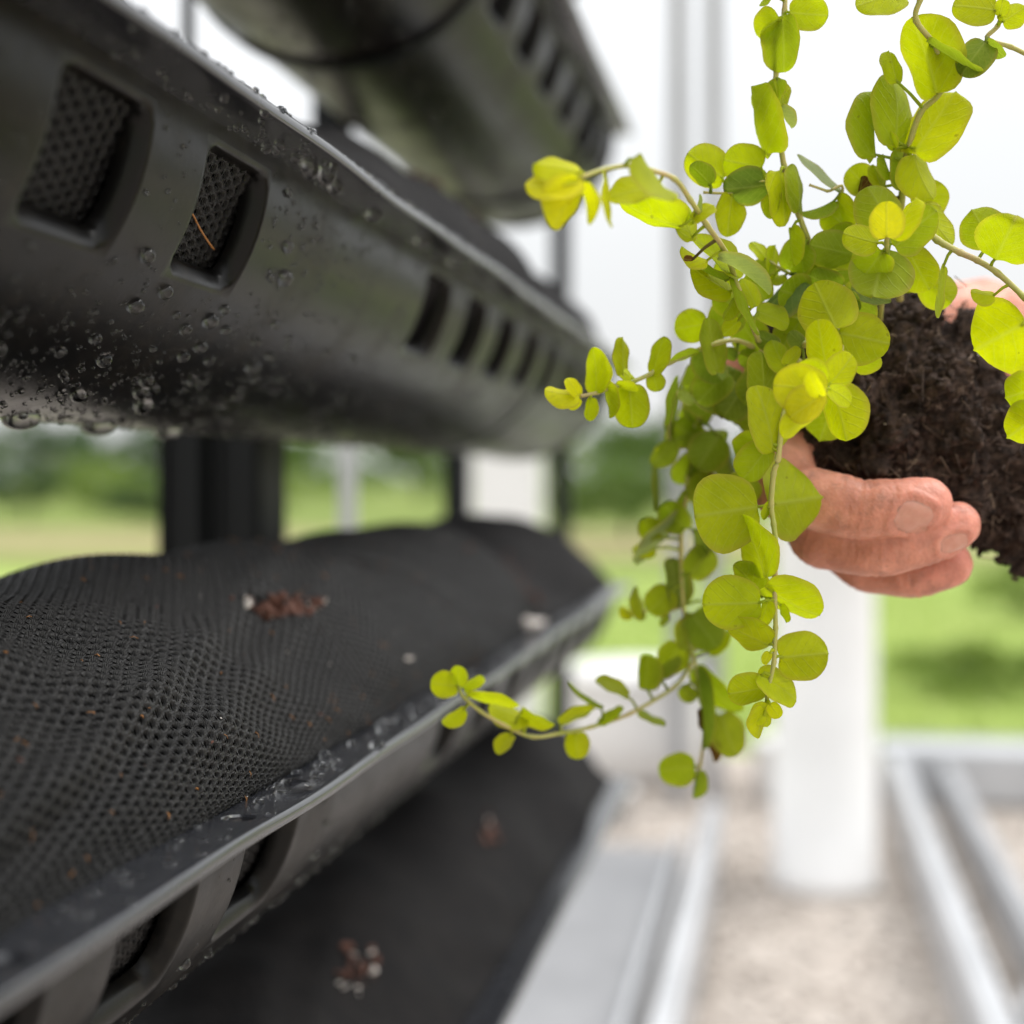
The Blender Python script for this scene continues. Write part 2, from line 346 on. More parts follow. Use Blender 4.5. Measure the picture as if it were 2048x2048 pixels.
G = 'trees along the far field edge'
tree('field_tree', -41.0, 78, 5.0, 4.6, M['fol_dark'], 1, 'dark green tree at left edge of the field, beyond the trough', 'tree', G)
tree('field_tree', -34.0, 80, 5.3, 4.2, M['fol_dark'], 2, 'tallest dark tree in the gap left of the black post', 'tree', G)
tree('field_tree', -28.5, 79, 4.4, 3.6, M['fol_mid'], 3, 'mid green tree showing just left of the black post', 'tree', G)
tree('field_tree', -20.5, 82, 4.6, 4.4, M['fol_mid'], 4, 'mid green tree showing just right of the black post', 'tree', G)
tree('field_tree', -14.2, 81, 4.3, 3.8, M['fol_lime'], 5, 'light green tree between the two thin dark posts', 'tree', G)
tree('field_tree', -8.2, 80, 4.9, 4.0, M['fol_mid'], 6, 'mid green tree behind the hanging yellow-green leaves', 'tree', G)
tree('field_tree', .5, 83, 4.4, 4.3, M['fol_dark'], 7, 'dark green tree hidden mostly behind plant and hand', 'tree', G)
tree('field_tree', 9.5, 82, 4.2, 4.3, M['fol_lime'], 8, 'light green tree at right beyond the hand', 'tree', G)
G = 'shrubs on the mown field'
tree('field_shrub', -16.2, 35.4, 1.15, .95, M['fol_dark'], 11, 'small dark round shrub standing on the dry strip', 'shrub', G, 1600, .1, .07)
tree('field_shrub', -20.9, 38.5, 1.9, 1.3, M['fol_dark'], 12, 'dark shrub at the left edge of the picture', 'shrub', G, 1800, .1, .08)
tree('field_shrub', -24.5, 50, 1.9, 3.2, M['fol_lime'], 13, 'wide light green shrub behind the small dark shrub', 'shrub', G, 2200, .1, .1)
tree('field_shrub', -18.0, 52, 1.7, 3.0, M['fol_lime'], 14, 'light green shrub beside the black post', 'shrub', G, 2200, .1, .1)
tree('field_shrub', -9.2, 50, 1.9, 3.2, M['fol_lime'], 15, 'light green shrub between thin light pole and dark post', 'shrub', G, 2200, .1, .1)
tree('field_shrub', -3.2, 30, 1.7, 1.8, M['fol_mid'], 16, 'green shrub behind the lower hanging leaves', 'shrub', G, 2000, .1, .09)
tree('field_shrub', 2.2, 13.5, .62, .7, M['fol_lime'], 17, 'low green shrub on the lawn right of the white standpipe', 'shrub', G, 1500, .1, .04)
tree('field_shrub', .95, 8.6, .30, .5, M['fol_lime'], 18, 'low leafy clump just behind the white cross rail', 'shrub', G, 1500, .1, .03)
tree('field_shrub', 1.9, 8.9, .34, .6, M['fol_mid'], 19, 'darker low clump behind the right end of the cross rail', 'shrub', G, 1500, .1, .03)
VV, FF, off = [], [], 0
for i in range(26):
    V, F = crown(-95 + i * 8.2, 125 + rs.uniform(-6, 6), rs.uniform(2.0, 2.8), rs.uniform(5, 7), rs.uniform(2.2, 3.0), 700, .38, 100 + i)
    VV.append(V); FF.append(F + off); off += len(V)
tag(mk('far_wood', np.concatenate(VV), np.concatenate(FF), M['fol_mid'], smooth=False), 'distant green belt of woodland behind the field', 'woodland', kind='stuff')

# ------------------------------------------------------------------ steel base frames, posts, tubs
def beam(x0, x1, y0, y1, z0, z1, label, cat='rail', name='base_rail', material=None, group=None):
    t = thing(name, ((x0 + x1) / 2, (y0 + y1) / 2, z0), label, cat, group)
    MB().box(x0, x1, y0, y1, z0, z1, .006).build('rail_body', material or M['galv'], t)
    lw = .004                                   # folded lip along both long edges
    if (y1 - y0) > (x1 - x0):
        for xx in (x0 + .012, x1 - .012): MB().box(xx - .006, xx + .006, y0 + .01, y1 - .01, z1 + .0005, z1 + .012, .002).build('edge_lip', material or M['galv'], t)
    else:
        for yy in (y0 + .012, y1 - .012): MB().box(x0 + .01, x1 - .01, yy - .006, yy + .006, z1 + .0005, z1 + .012, .002).build('edge_lip', material or M['galv'], t)
    return t
G = 'base rails of the growing racks'
beam(-.262, -.208, 1.2, 4.7, .02, .19, 'galvanised floor rail running away under the lower trough', group=G)
beam(.352, .415, .9, 5.62, .02, .19, 'galvanised floor rail running away along the right of the gravel', group=G)
beam(.54, .585, 2.9, 5.62, .02, .16, 'narrower galvanised rail right of the right-hand floor rail', group=G)
beam(.335, 3.1, 5.66, 5.98, .02, .20, 'pale cross rail at the far end before the lawn', group=G)
beam(.44, 2.2, 2.98, 3.07, .02, .19, 'short cross rail in the bottom right corner', group=G)
t = thing('drip_tray', (-.55, 2.9, .02), 'wide grey galvanised drip tray under the lowest trough', 'tray')
mb = MB().box(-.80, -.33, 1.3, 4.6, .06, .075, .004); mb.build('tray_floor', M['tray'], t)
for x in (-.815, -.325): MB().box(x - .008, x + .008, 1.3, 4.6, .05, .13, .004).build('tray_side', M['galv'], t)
for y in (1.5, 3.0, 4.4): MB().box(-.78, -.36, y - .03, y + .03, .004, .059, .004).build('foot', M['galv'], t)

t = thing('white_standpipe', (.10, 4.49, 0), 'thick white plastic standpipe standing on gravel behind the hand', 'pipe')
MB().lathe([(0, .004), (.160, .004), (.160, .05), (.150, .06), (.147, .9), (.140, 1.13)], .10, 4.49).build('column', M['white'], t, True)
MB().lathe([(.139, 1.128), (.160, 1.13), (.160, 1.19), (.12, 1.215), (0, 1.22)], .10, 4.49).build('cap', M['white'], t, True)
t = thing('white_tub', (-.60, 6.0, 0), 'large white plastic tub on the gravel below the trough end', 'tub')
MB().lathe([(0, .01), (.20, .01), (.25, .05), (.275, .20), (.285, .42)], -.60, 6.0).build('tub_wall', M['white'], t, True)
MB().lathe([(.284, .40), (.300, .40), (.300, .435), (.26, .46), (0, .47)], -.60, 6.0).build('lid', M['white'], t, True)
t = thing('white_bucket', (-.03, 5.69, 0), 'small white bucket beside the white standpipe', 'bucket')
MB().lathe([(0, .005), (.085, .005), (.095, .02), (.108, .22)], -.03, 5.69).build('bucket_wall', M['white'], t, True)
MB().lathe([(.106, .20), (.115, .20), (.115, .225), (.10, .235), (0, .237)], -.03, 5.69).build('lid', M['white'], t, True)
t = thing('white_pot', (-.54, 4.78, .075), 'small pale plant pot under the lowest trough', 'pot')
MB().lathe([(0, .08), (.035, .08), (.048, .19), (.054, .19), (.054, .215), (.045, .215), (.04, .12), (0, .12)], -.54, 4.78).build('pot_wall', M['white'], t, True)
def post(name, x, y, w, d, z0, z1, material, label, cat='post', group=None, plate=True):
    t = thing(name, (x, y, z0), label, cat, group)
    MB().box(x - w / 2, x + w / 2, y - d / 2, y + d / 2, z0, z1, min(w, d) * .08).build('shaft', material, t)
    if plate: MB().box(x - w, x + w, y - d, y + d, z0 - .012, z0 - .001, .003).build('foot_plate', material, t)
    return t
post('light_pole', -.466, 1.541, .016, .016, .02, H + .06, M['galv'], 'thin light grey pole seen between the troughs')
t = thing('pale_upright', (-1.30, 6.88, 0), 'broad pale upright seen between the thin dark posts', 'post')
MB().box(-1.46, -1.14, 6.8, 6.95, 0, 1.9, .02).build('shaft', M['white'], t)
MB().box(-1.50, -1.10, 6.76, 6.99, 1.901, 1.94, .01).build('cap', M['white'], t)
t = thing('shaded_edge_post', (-.34, 5.53, .02), 'tall white post rising into the white sky, shaded edges built as grey shafts', 'post')
for x in (-.405, -.275): MB().box(x - .032, x + .032, 5.50, 5.56, .02, 4.6, .005).build('shaft', M['edge_shade'], t)
for zz in (.5, 3.8): MB().box(-.372, -.308, 5.515, 5.545, zz, zz + .05, .004).build('spacer', M['edge_shade'], t)
# black rack posts behind the troughs
t = thing('rack_post', (-.394, 1.0, .01), 'wide black double-channel post behind the troughs', 'post', 'black posts of the rack')
for x0, x1 in ((-.432, -.3965), (-.3925, -.357)):
    mb = MB().box(x0, x1, .975, 1.03, .01, H + .085, .0015); mb.build('channel', M['steel_black'], t)
    MB().box(x0 + .002, x0 + .007, .9705, .9745, .01, H + .085, .001).build('rib', M['steel_black'], t)
    MB().box(x1 - .007, x1 - .002, .9705, .9745, .01, H + .085, .001).build('rib', M['steel_black'], t)
MB().box(-.3964, -.3926, 1.0, 1.01, .01, H + .08).build('web', M['steel_black'], t)
MB().box(-.436, -.356, .968, 1.034, H + .0855, H + .0895, .001).build('top_plate', M['steel_black'], t)
mb = MB(); mb.tube([(-.420, 1.0, H + .09), (-.420, 1.0, H + .75)], .0045, 10); r = mb.build('hanger_rod', M['steel_black'], None, True)
tag(r, 'thin dark hanger rod in the sky gap at top left', 'rod')
for x, y, w, z0, lab in ((-.385, 1.70, .026, .01, 'dark post right of the thin light pole, beyond the trough'), (-.385, 2.51, .030, .614, 'farthest dark post near the trough end')):
    t = thing('rack_post', (x, y, z0), lab, 'post', 'black posts of the rack')
    MB().box(x - w / 2, x + w / 2, y, y + .03, z0, H + .6, .0015).build('shaft', M['steel_black'], t)
    MB().box(x - w, x + w, y - .01, y + .04, z0 - .0055, z0 - .0005).build('foot_plate', M['steel_black'], t)
    if z0 > .1: MB().box(x - .010, x + .010, 1.742, y + .04, z0 - .030, z0 - .006, .001).build('carrying_arm', M['steel_black'], t)
# ------------------------------------------------------------------ planting troughs
CX, WA, WB = -.246, .090, .079           # trough centre line and half-width / depth of the U
Y0, Y1 = -.30, 1.335
SLOT_Y = [-.18, -.095, .159, .243, .327, .411, .664, .749, .833, .918, 1.002, 1.087, 1.171, 1.255]
SP0, SP1 = .05, .575                       # angle range of the moulded recess
def wall(phi, y, off, zr):
    phi, y = np.asarray(phi, float), np.asarray(y, float)
    nx, nz = np.cos(phi) / WA, -np.sin(phi) / WB; l = np.hypot(nx, nz); nx, nz = nx / l, nz / l
    return np.stack([CX + WA * np.cos(phi) + nx * off, y + 0 * phi, H + zr - .004 - WB * np.sin(phi) + nz * off], -1), np.stack([nx, 0 * nx, nz], -1)
def rounded(hw, hh, r, n=32):
    """closed outline, n points, starting mid right side"""
    pts = []
    for i in range(n):
        q = ((i / n) * 8 + 1) % 8; e = int(q // 2); f = (q % 2) - 1
        x, y = ((hw, f * hh), (-f * hw, hh), (-hw, -f * hh), (f * hw, -hh))[e]
        ex, ey = hw - r, hh - r
        if r > .0001 and abs(x) > ex and abs(y) > ey:
            cx, cy = math.copysign(ex, x), math.copysign(ey, y); d = math.hypot(x - cx, y - cy) or 1
            x, y = cx + (x - cx) / d * r, cy + (y - cy) / d * r
        pts.append((x, y))
    return pts
def rect_outline(hw, hh, n=32): return rounded(hw, hh, .00001, n)
def slot_mesh(yc, zr):
    pc, hp = (SP0 + SP1) / 2, (SP1 - SP0) / 2; arc = .0765; hh = hp * arc; hw = .0255
    loops = [(rect_outline(hw, hh), 0, 0.), (rounded(hw - .0012, hh - .0012, .006), 0, -.0001), (rounded(hw - .0022, hh - .0022, .006), 0, -.0010), (rounded(.0224, .0170, .0035), .0008, -.0034),
             (rounded(.0220, .0166, .003), .0008, -.0042), (rounded(.0218, .0164, .003), .0008, -.0074)]
    V, F = [], []
    for k, (o, up, off) in enumerate(loops):
        for (a, b) in o:
            p, _ = wall(pc - (b + up) / arc, yc + a, off, zr); V.append(p)
    n = 32
    for k in range(len(loops) - 1):
        F += [(k * n + i, k * n + (i + 1) % n, (k + 1) * n + (i + 1) % n, (k + 1) * n + i) for i in range(n)]
    return np.array(V), F
def make_trough(zr, dy, label, holes, seed, y1=Y1):
    t = thing('planter_trough', (CX, 0, H + zr - .085), label, 'planter', 'stacked black planter troughs')
    slots = [y + dy for y in SLOT_Y if y + dy + .03 < y1]
    ys = set(np.round(np.arange(Y0, y1 + .001, .03), 4)) | {round(y1, 4)}
    for s in slots:
        ys = {y for y in ys if not (s - .0335 < y < s + .0335)} | {round(s - .0255, 4), round(s + .0255, 4), round(s - .0085, 4), round(s + .0085, 4)}
    ys = np.array(sorted(ys)); ph = np.array(sorted(set(np.linspace(SP0, SP1, 9)) | {-.035, 0., .03} | set(np.linspace(SP1, math.pi, 40))))
    V, F = [], []
    for off in (0., -.003):
        base = len(V) and sum(len(v) for v in V)
        P, _ = wall(ph[None, :] + 0 * ys[:, None], ys[:, None] + 0 * ph[None, :], off, zr); V.append(P.reshape(-1, 3)); k = len(ph)
        for i in range(len(ys) - 1):
            ym = (ys[i] + ys[i + 1]) / 2; inslot = any(abs(ym - s) < .0255 for s in slots)
            for j in range(k - 1):
                if inslot and SP0 < (ph[j] + ph[j + 1]) / 2 < SP1: continue
                q = (base + i * k + j, base + (i + 1) * k + j, base + (i + 1) * k + j + 1, base + i * k + j + 1)
                F.append(q if off == 0 else q[::-1])
    tw = mk('trough_wall', np.concatenate(V), F, M['plastic'], t)
    for s in slots:
        if s < .15: continue
        V, F = slot_mesh(s, zr); mk('slot_frame', V, F, M['plastic'], tw)
    # flanges: a flat lip outside each wall, the front one with drain holes
    rr = random.Random(seed); wav = [rr.uniform(0, 6) for _ in range(3)]
    def wz(y): return .0006 * math.sin(y * 21 + wav[0]) + .0004 * math.sin(y * 47 + wav[1])
    for side in (1, -1):
        prof = [(-.1590, 0), (-.1535, 0), (-.1475, 0), (-.1415, 0), (-.1400, 0), (-.1392, -.0002), (-.1386, -.0006), (-.1382, -.0011), (-.1380, -.0018), (-.1380, -.0034), (-.1383, -.0038), (-.1390, -.0040), (-.1415, -.004), (-.1535, -.004), (-.1590, -.004)]
        hl = holes if side == 1 else []
        yy = set(np.round(np.arange(Y0, y1 + .001, .02), 4)) | {round(y1, 4)}
        for h in hl: yy = {y for y in yy if abs(y - h) > .012} | {round(h - .007, 4), round(h + .007, 4)}
        yy = sorted(yy); V, F = [], []; k = len(prof)
        for y in yy:
            for x, zz in prof:
                V.append((x if side == 1 else 2 * CX - x, y, H + zr + zz + wz(y)))
        for i in range(len(yy) - 1):
            inh = any(abs((yy[i] + yy[i + 1]) / 2 - h) < .007 for h in hl)
            for j in range(k):
                if inh and (prof[j][0], prof[(j + 1) % k][0]) in ((-.1535, -.1475), (-.1475, -.1415), (-.1415, -.1535)): continue
                q = (i * k + j, i * k + (j + 1) % k, (i + 1) * k + (j + 1) % k, (i + 1) * k + j); F.append(q if side == 1 else q[::-1])
        F += [tuple(range(k)), tuple((len(yy) - 1) * k + j for j in range(k))[::-1]]
        for h in hl:
            n0 = len(V); n = 32
            for (o, zz) in ((rect_outline(.006, .007), 0.), (rounded(.0048, .0048, .0048), 0.), (rounded(.0043, .0043, .0043), -.0006), (rounded(.0043, .0043, .0043), -.0034), (rect_outline(.006, .007), -.004)):
                for a, b_ in o: V.append((-.1475 + a, h + b_, H + zr + zz + wz(h + b_)))
            for q in range(4): F += [(n0 + q * n + i, n0 + q * n + (i + 1) % n, n0 + (q + 1) * n + (i + 1) % n, n0 + (q + 1) * n + i) for i in range(n)]
        fo = mk('flange', V, F, M['wet_sheen_lip'], t); fo.data.set_sharp_from_angle(angle=math.radians(40))
    # end cap
    a = np.linspace(0, math.pi, 40); V, F = [], []
    for y, o in ((y1 - .002, .0015), (y1 + .003, .0015)):
        P, _ = wall(a, a * 0 + y, o, zr); V += [tuple(p) for p in P]
    V2 = V + []
    n = 40; F = [tuple(range(n))[::-1], tuple(range(n, 2 * n))] + [(i, i + 1, n + i + 1, n + i) for i in range(n - 1)] + [(n - 1, 0, n, 2 * n - 1)]
    mk('end_cap', V, F, M['plastic'], t, smooth=False)
    return t
def band(t, zr, y, w=.012, th=.003):
    a = np.linspace(.02, math.pi - .02, 48); V = []
    for yy, o in ((y - w / 2, .0004), (y - w / 2, th), (y + w / 2, th), (y + w / 2, .0004)):
        P, _ = wall(a, a * 0 + yy, o, zr); V.append(P)
    V = np.concatenate(V); n = 48; F = [(k * n + i, k * n + i + 1, (k + 1) * n + i + 1, (k + 1) * n + i) for k in range(3) for i in range(n - 1)]
    mk('joint_band', V, F, M['steel_black'], t, smooth=False)
Z = {0: .505, 1: .314, 2: .103, 3: -.092, 4: -.266}
LAB = {0: 'black planter trough at the very top, only its far corner in view', 1: 'black planter trough overhead with a band round its underside', 2: 'black slotted planter trough across the upper left, wet with drops',
       3: 'black planter trough across lower left with wet holed rim', 4: 'lowest black planter trough at bottom centre'}
TR = {}
HOL = [.262, .386, .551, .70, .85, 1.0, 1.15, 1.3]
for k in Z: TR[k] = make_trough(Z[k], {2: 0., 3: .03, 1: .02, 0: 0., 4: .02}[k], LAB[k], [h for h in HOL if h < Y1 - .02] if k == 3 else [], k)
band(TR[1], Z[1], .80); band(TR[2], Z[2], .985, .004, .0012); band(TR[1], Z[1], 1.22, .008); 
# flat spacer plates between trough 1 and trough 2
t = thing('spacer_bracket', (-.346, 1.105, H + .104), 'dark bracket plate standing between the two upper troughs', 'bracket')
MB().box(-.358, -.335, 1.09, 1.122, H + .1045, H + .3085, .001).build('plate', M['steel_black'], t)
MB().box(-.362, -.331, 1.08, 1.13, H + .1036, H + .1043).build('foot', M['steel_black'], t)

# ------------------------------------------------------------------ knitted grow bags lying in the troughs
TY, TP = .545, .93
def tear(phi, y):
    u = (y - TY) / .019; v = (phi - TP + (y - TY) * 3.2) / .055
    return u * u + v * v + .25 * np.sin(u * 7 + v * 3) * (u * u + v * v)
def bag_noise(phi, y, seed):
    s = seed * 1.7; up = np.clip((np.sin(phi) + .1) / .5, 0, 1)
    d = .0030 * np.sin(y * 9.1 + s) * np.sin(phi * 1.3 + s * .7) + .0022 * np.sin(y * 23 + phi * 2.1 + s * 2) + .0016 * np.sin(y * 41 - phi * 3.2 + s)
    # diagonal drape folds
    q = np.sin(y * 62 + phi * 5.5 + 1.6 * np.sin(phi * 2.3 + y * 14 + s) + s); d += .0011 * np.sign(q) * np.abs(q) ** 1.5
    d += .0060 * np.exp(-((y - .93) / .07) ** 2) * up + .0050 * np.exp(-((y - 1.17) / .06) ** 2) * up - .0065 * np.exp(-((y - 1.04) / .06) ** 2) * up
    e = np.clip((y - 1.20) / .13, 0, 1); d -= .008 * e ** 2 * up
    for dy_, am, wd in ((0., .0042, .10), (-.075, .0026, .08), (.10, .0022, .09)):
        c = (phi - (1.05 + (y - .53 - dy_) * 2.39)) / wd; d += am * (np.exp(-c * c) - .7 * np.exp(-(c - 1.5) ** 2)) * np.clip((.62 + dy_ - y) / .06, 0, 1) * np.clip((y - .2) / .1, 0, 1)
    if seed == 3: d -= .0045 * np.exp(-tear(phi, y) ** 2)
    return d * up
def bag(phi, y, off, zr, seed):
    phi, y = np.broadcast_arrays(np.asarray(phi, float), np.asarray(y, float))
    s = np.sin(phi); k = np.clip((s + .35) / .45, 0, 1); k = k * k * (3 - 2 * k)
    a = .0815 + .0095 * k
    full = np.clip((y - .50) / .18, 0, 1) if seed == 2 else 1.
    b = np.where(s < 0, .0735, (.034 + .032 * full) if seed == 2 else .060)
    s = np.where(s > 0, np.abs(s) ** (1. if seed == 2 else 1.6), s)
    nx, nz = np.cos(phi) / a, np.sin(phi) / b; l = np.hypot(nx, nz); nx, nz = nx / l, nz / l
    d = bag_noise(phi, y, seed) + off
    return np.stack([CX + a * np.cos(phi) + nx * d, y, H + zr + b * s + nz * d], -1)
def knit(phis, phie, ya, yb, zr, seed, pu=.0047, pv=.0037):
    """real openwork: every cell is a hole ringed by raised yarn"""
    nu = int((yb - ya) / pu); R = .078; nv = int((phie - phis) * R / pv)
    iu, iv = np.meshgrid(np.arange(nu), np.arange(nv), indexing='ij'); iu, iv = iu.ravel(), iv.ravel()
    cu = ya + (iu + .5) * pu; cv = phis * R + (iv + .5 + .5 * (iu % 2)) * pv
    r = np.random.RandomState(7); cu = cu; jit = r.normal(0, 1, (len(cu), 2))
    rc = [(1, 0), (1, 1), (0, 1), (-1, 1), (-1, 0), (-1, -1), (0, -1), (1, -1)]
    V = []
    for i, (du, dv) in enumerate(rc):
        V.append((cu + du * pu / 2, cv + dv * pv / 2, .0009 if i in (0, 4) else (-.00005 if i in (2, 6) else .0005)))
    for i in range(8):
        a = 2 * math.pi * i / 8; V.append((cu + .40 * pu * math.cos(a), cv + .38 * pv * math.sin(a), .0004 + .0003 * abs(math.cos(a)) + .00012 * jit[:, 0]))
    for i in range(8):
        a = 2 * math.pi * i / 8; V.append((cu + .30 * pu * math.cos(a) + .02 * pu * jit[:, 0], cv + .29 * pv * math.sin(a) + .02 * pv * jit[:, 1], -.0005 + 0 * cu))
    if seed == 3:
        keep = tear(cv / R, cu) > .55; cu0 = cu; V = [tuple((np.broadcast_to(c, cu0.shape))[keep] for c in v) for v in V]; cu = cu[keep]
    U = np.stack([v[0] + 0 * cu for v in V], 1); W = np.stack([v[1] + 0 * cu for v in V], 1); O = np.stack([v[2] + 0 * cu for v in V], 1)
    P = bag(W / R, U, O, zr, seed).reshape(-1, 3)
    f = [(k * 8 + i, k * 8 + (i + 1) % 8, (k + 1) * 8 + (i + 1) % 8, (k + 1) * 8 + i) for k in range(2) for i in range(8)]
    F = (np.arange(len(cu))[:, None, None] * 24 + np.array(f)[None]).reshape(-1, 4)
    return P, F
def make_bag(k, label, knits):
    zr = Z[k]; t = thing('grow_bag', (CX, 0, H + zr - .0735), label, 'grow bag', 'black mesh grow bags in the troughs')
    ph = np.linspace(0, 2 * math.pi, 90, endpoint=False); ys = np.arange(Y0 + .01, 1.322, .006)
    P = bag(ph[None, :], ys[:, None], 0., zr, k)
    if knits:                              # inner felt sits under the open knit
        sink = np.zeros((len(ys), len(ph)))
        for (a, b, c, d) in knits: sink = np.maximum(sink, ((ph[None, :] > a - .1) & (ph[None, :] < b + .1) | (ph[None, :] - 2 * math.pi > a - .1) & (ph[None, :] - 2 * math.pi < b + .1)) * np.clip((d + .01 - ys[:, None]) / .05, 0, 1) * (ys[:, None] > c - .02))
        P = bag(ph[None, :], ys[:, None], -.0020 * sink, zr, k)
    n = len(ph); F = [(i * n + j, i * n + (j + 1) % n, (i + 1) * n + (j + 1) % n, (i + 1) * n + j) for i in range(len(ys) - 1) for j in range(n)]
    F += [tuple(range(n))[::-1], tuple((len(ys) - 1) * n + j for j in range(n))]
    sk_ = mk('bag_skin', P.reshape(-1, 3), F, M['fabric'], t)
    if knits:
        sk_.data.materials.append(M['felt']); full = sink > .8
        mi = [1 if full[i, j] and full[i + 1, j] and full[i, (j + 1) % n] else 0 for i in range(len(ys) - 1) for j in range(n)] + [0, 0]
        sk_.data.polygons.foreach_set('material_index', mi)
    for (a, b, c, d) in knits:
        V, F = knit(a, b, c, d, zr, k); tag(mk('open_knit', V, F, M['yarn'], t), kind='stuff')
    return t
BG = {}
BG[3] = make_bag(3, 'black knitted mesh grow bag bulging out of the lower left trough', [(-.12, 2.5, .22, .92), (-.75, -.12, .30, .52)])
BG[2] = make_bag(2, 'black mesh grow bag showing through slots of the upper left trough', [(-.80, .05, .20, .47)])
BG[1] = make_bag(1, 'black mesh grow bag in the overhead trough', [])
BG[4] = make_bag(4, 'black mesh grow bag in the lowest trough at bottom centre', [])

# ------------------------------------------------------------------ water drops
def dome_mesh(n=14, k=6, flat=.92):
    V, F = [], []
    for j in range(k):
        a = (j / (k - 1)) * math.pi / 2 if j < k - 1 else math.pi / 2
        a = -.22 + (math.pi / 2 + .22) * j / k
        for i in range(n): V.append((math.cos(a) * math.cos(2 * math.pi * i / n), math.cos(a) * math.sin(2 * math.pi * i / n), (math.sin(a)) * flat))
    V.append((0, 0, flat))
    F = [(j * n + i, j * n + (i + 1) % n, (j + 1) * n + (i + 1) % n, (j + 1) * n + i) for j in range(k - 1) for i in range(n)]
    F += [((k - 1) * n + i, (k - 1) * n + (i + 1) % n, k * n) for i in range(n)]
    return np.array(V), F
DV, DF = dome_mesh(); SV, SF4 = dome_mesh(8, 3)
drop_me = bpy.data.meshes.new('water_drop'); drop_me.from_pydata(DV.tolist(), [], DF); drop_me.materials.append(M['water'])
drop_me.polygons.foreach_set('use_smooth', [True] * len(drop_me.polygons))
def frame(nrm):
    nrm = Vector(nrm).normalized(); q = nrm.to_track_quat('Z', 'Y').to_matrix(); return q
def drop(parent, p, nrm, r, sc=(1, 1, 1)):
    o = bpy.data.objects.new('water_drop', drop_me); link(o, parent)
    o.matrix_local = Matrix.Translation(Vector(p) - ORG[parent]) @ frame(nrm).to_4x4() @ Matrix.Diagonal((r * sc[0], r * sc[1], r * sc[2], 1)); return o
def in_slot(phi, y, dy): return SP0 - .02 < phi < SP1 + .02 and any(abs(y - s - dy) < .027 for s in SLOT_Y)
rw = random.Random(21)
def fine_drops(parent, items, name='fine_droplets'):
    VV, F = [], []
    for i, (p, nrm, r) in enumerate(items):
        R = np.array(frame(nrm)); VV.append((SV * r * np.array([rw.uniform(.8, 1.2), rw.uniform(.8, 1.2), rw.uniform(.6, 1)])) @ R.T + np.array(p)); b0 = i * len(SV)
        F += [tuple(b0 + q for q in f) for f in SF4]
    tag(mk(name, np.concatenate(VV), F, M['water'], parent), kind='stuff')
# trough across the upper left
it = []
while len(it) < 3600:
    y = rw.uniform(.24, 1.0); phi = rw.choice((rw.uniform(.75, 1.75), rw.gauss(1.35, .18), rw.uniform(.05, 1.2)))
    if in_slot(phi, y, 0) or not .05 < phi < 2.1: continue
    if phi < .75 and rw.random() < .35: continue
    p, nn = wall(phi, y, 0., Z[2]); it.append((p, nn, min(.0014, .00045 * math.exp(rw.gauss(0, .55)))))
for i in range(700):
    y = rw.uniform(.26, .95); phi = rw.uniform(.06, 1.0)
    if in_slot(phi, y, 0): continue
    p, nn = wall(phi, y, 0., Z[2]); it.append((p, nn, rw.uniform(.0003, .0009)))
for i in range(420):                       # clinging under the lip
    y = rw.uniform(.24, 1.1); x = rw.choice((rw.uniform(-.1555, -.139), rw.uniform(-.1555, -.148)))
    it.append(((x, y, H + Z[2] - .004), (0, 0, -1), min(.0016, .0006 * math.exp(rw.gauss(0, .5)))))
for i in range(420):
    y = rw.uniform(.3, 1.2); it.append(((rw.uniform(-.1405, -.1385), y, H + Z[2] - .0002), (.3, 0, 1), .0007 * math.exp(rw.gauss(0, .4))))
fine_drops(TR[2], it)
big = [(.10, .452, .0016), (.20, .470, .0011), (.30, .462, .0022), (.27, .476, .0012), (.42, .470, .0030), (.44, .4585, .0014), (.68, .436, .0028), (.62, .440, .0018), (.74, .425, .0022), (.80, .446, .0024), (.70, .452, .0018),
       (.86, .442, .0022), (.62, .486, .0018), (.70, .512, .0016), (.84, .50, .0030), (.62, .395, .0024), (.70, .385, .0027), (.52, .372, .0024), (.95, .40, .0025), (1.02, .44, .0026), (.98, .47, .0022), (1.10, .45, .0028), (1.18, .42, .0026), (1.2, .47, .0034)]
for phi, y, r in big:
    p, nn = wall(phi, y, 0., Z[2]); drop(TR[2], p, nn, r)
for i in range(70):
    phi = rw.uniform(.66, 1.55); y = rw.uniform(.27, .95)
    p, nn = wall(phi, y, 0., Z[2]); drop(TR[2], p, nn, rw.uniform(.0009, .0021), (1, rw.uniform(.85, 1.2), rw.uniform(.8, 1)))
for y, phi, r, s in ((.370, 1.40, .0052, 1.0), (.392, 1.43, .0050, 1.05), (.381, 1.56, .0072, .8), (.44, 1.52, .0058, .75), (.50, 1.55, .0060, .7), (.415, 1.50, .0036, .8), (.56, 1.55, .005, .8), (.345, 1.5, .005, .9)):
    p, nn = wall(phi, y, 0., Z[2]); drop(TR[2], p, nn, r, (1, 1.15, s))
for y, x, r in ((.455, -.150, .0030), (.463, -.147, .0034), (.449, -.149, .0022), (.482, -.150, .0028), (.532, -.151, .0034), (.60, -.15, .003), (.66, -.15, .0026)):
    drop(TR[2], (x, y, H + Z[2] - .004), (0, 0, -1), r, (1, 1, 1.25))
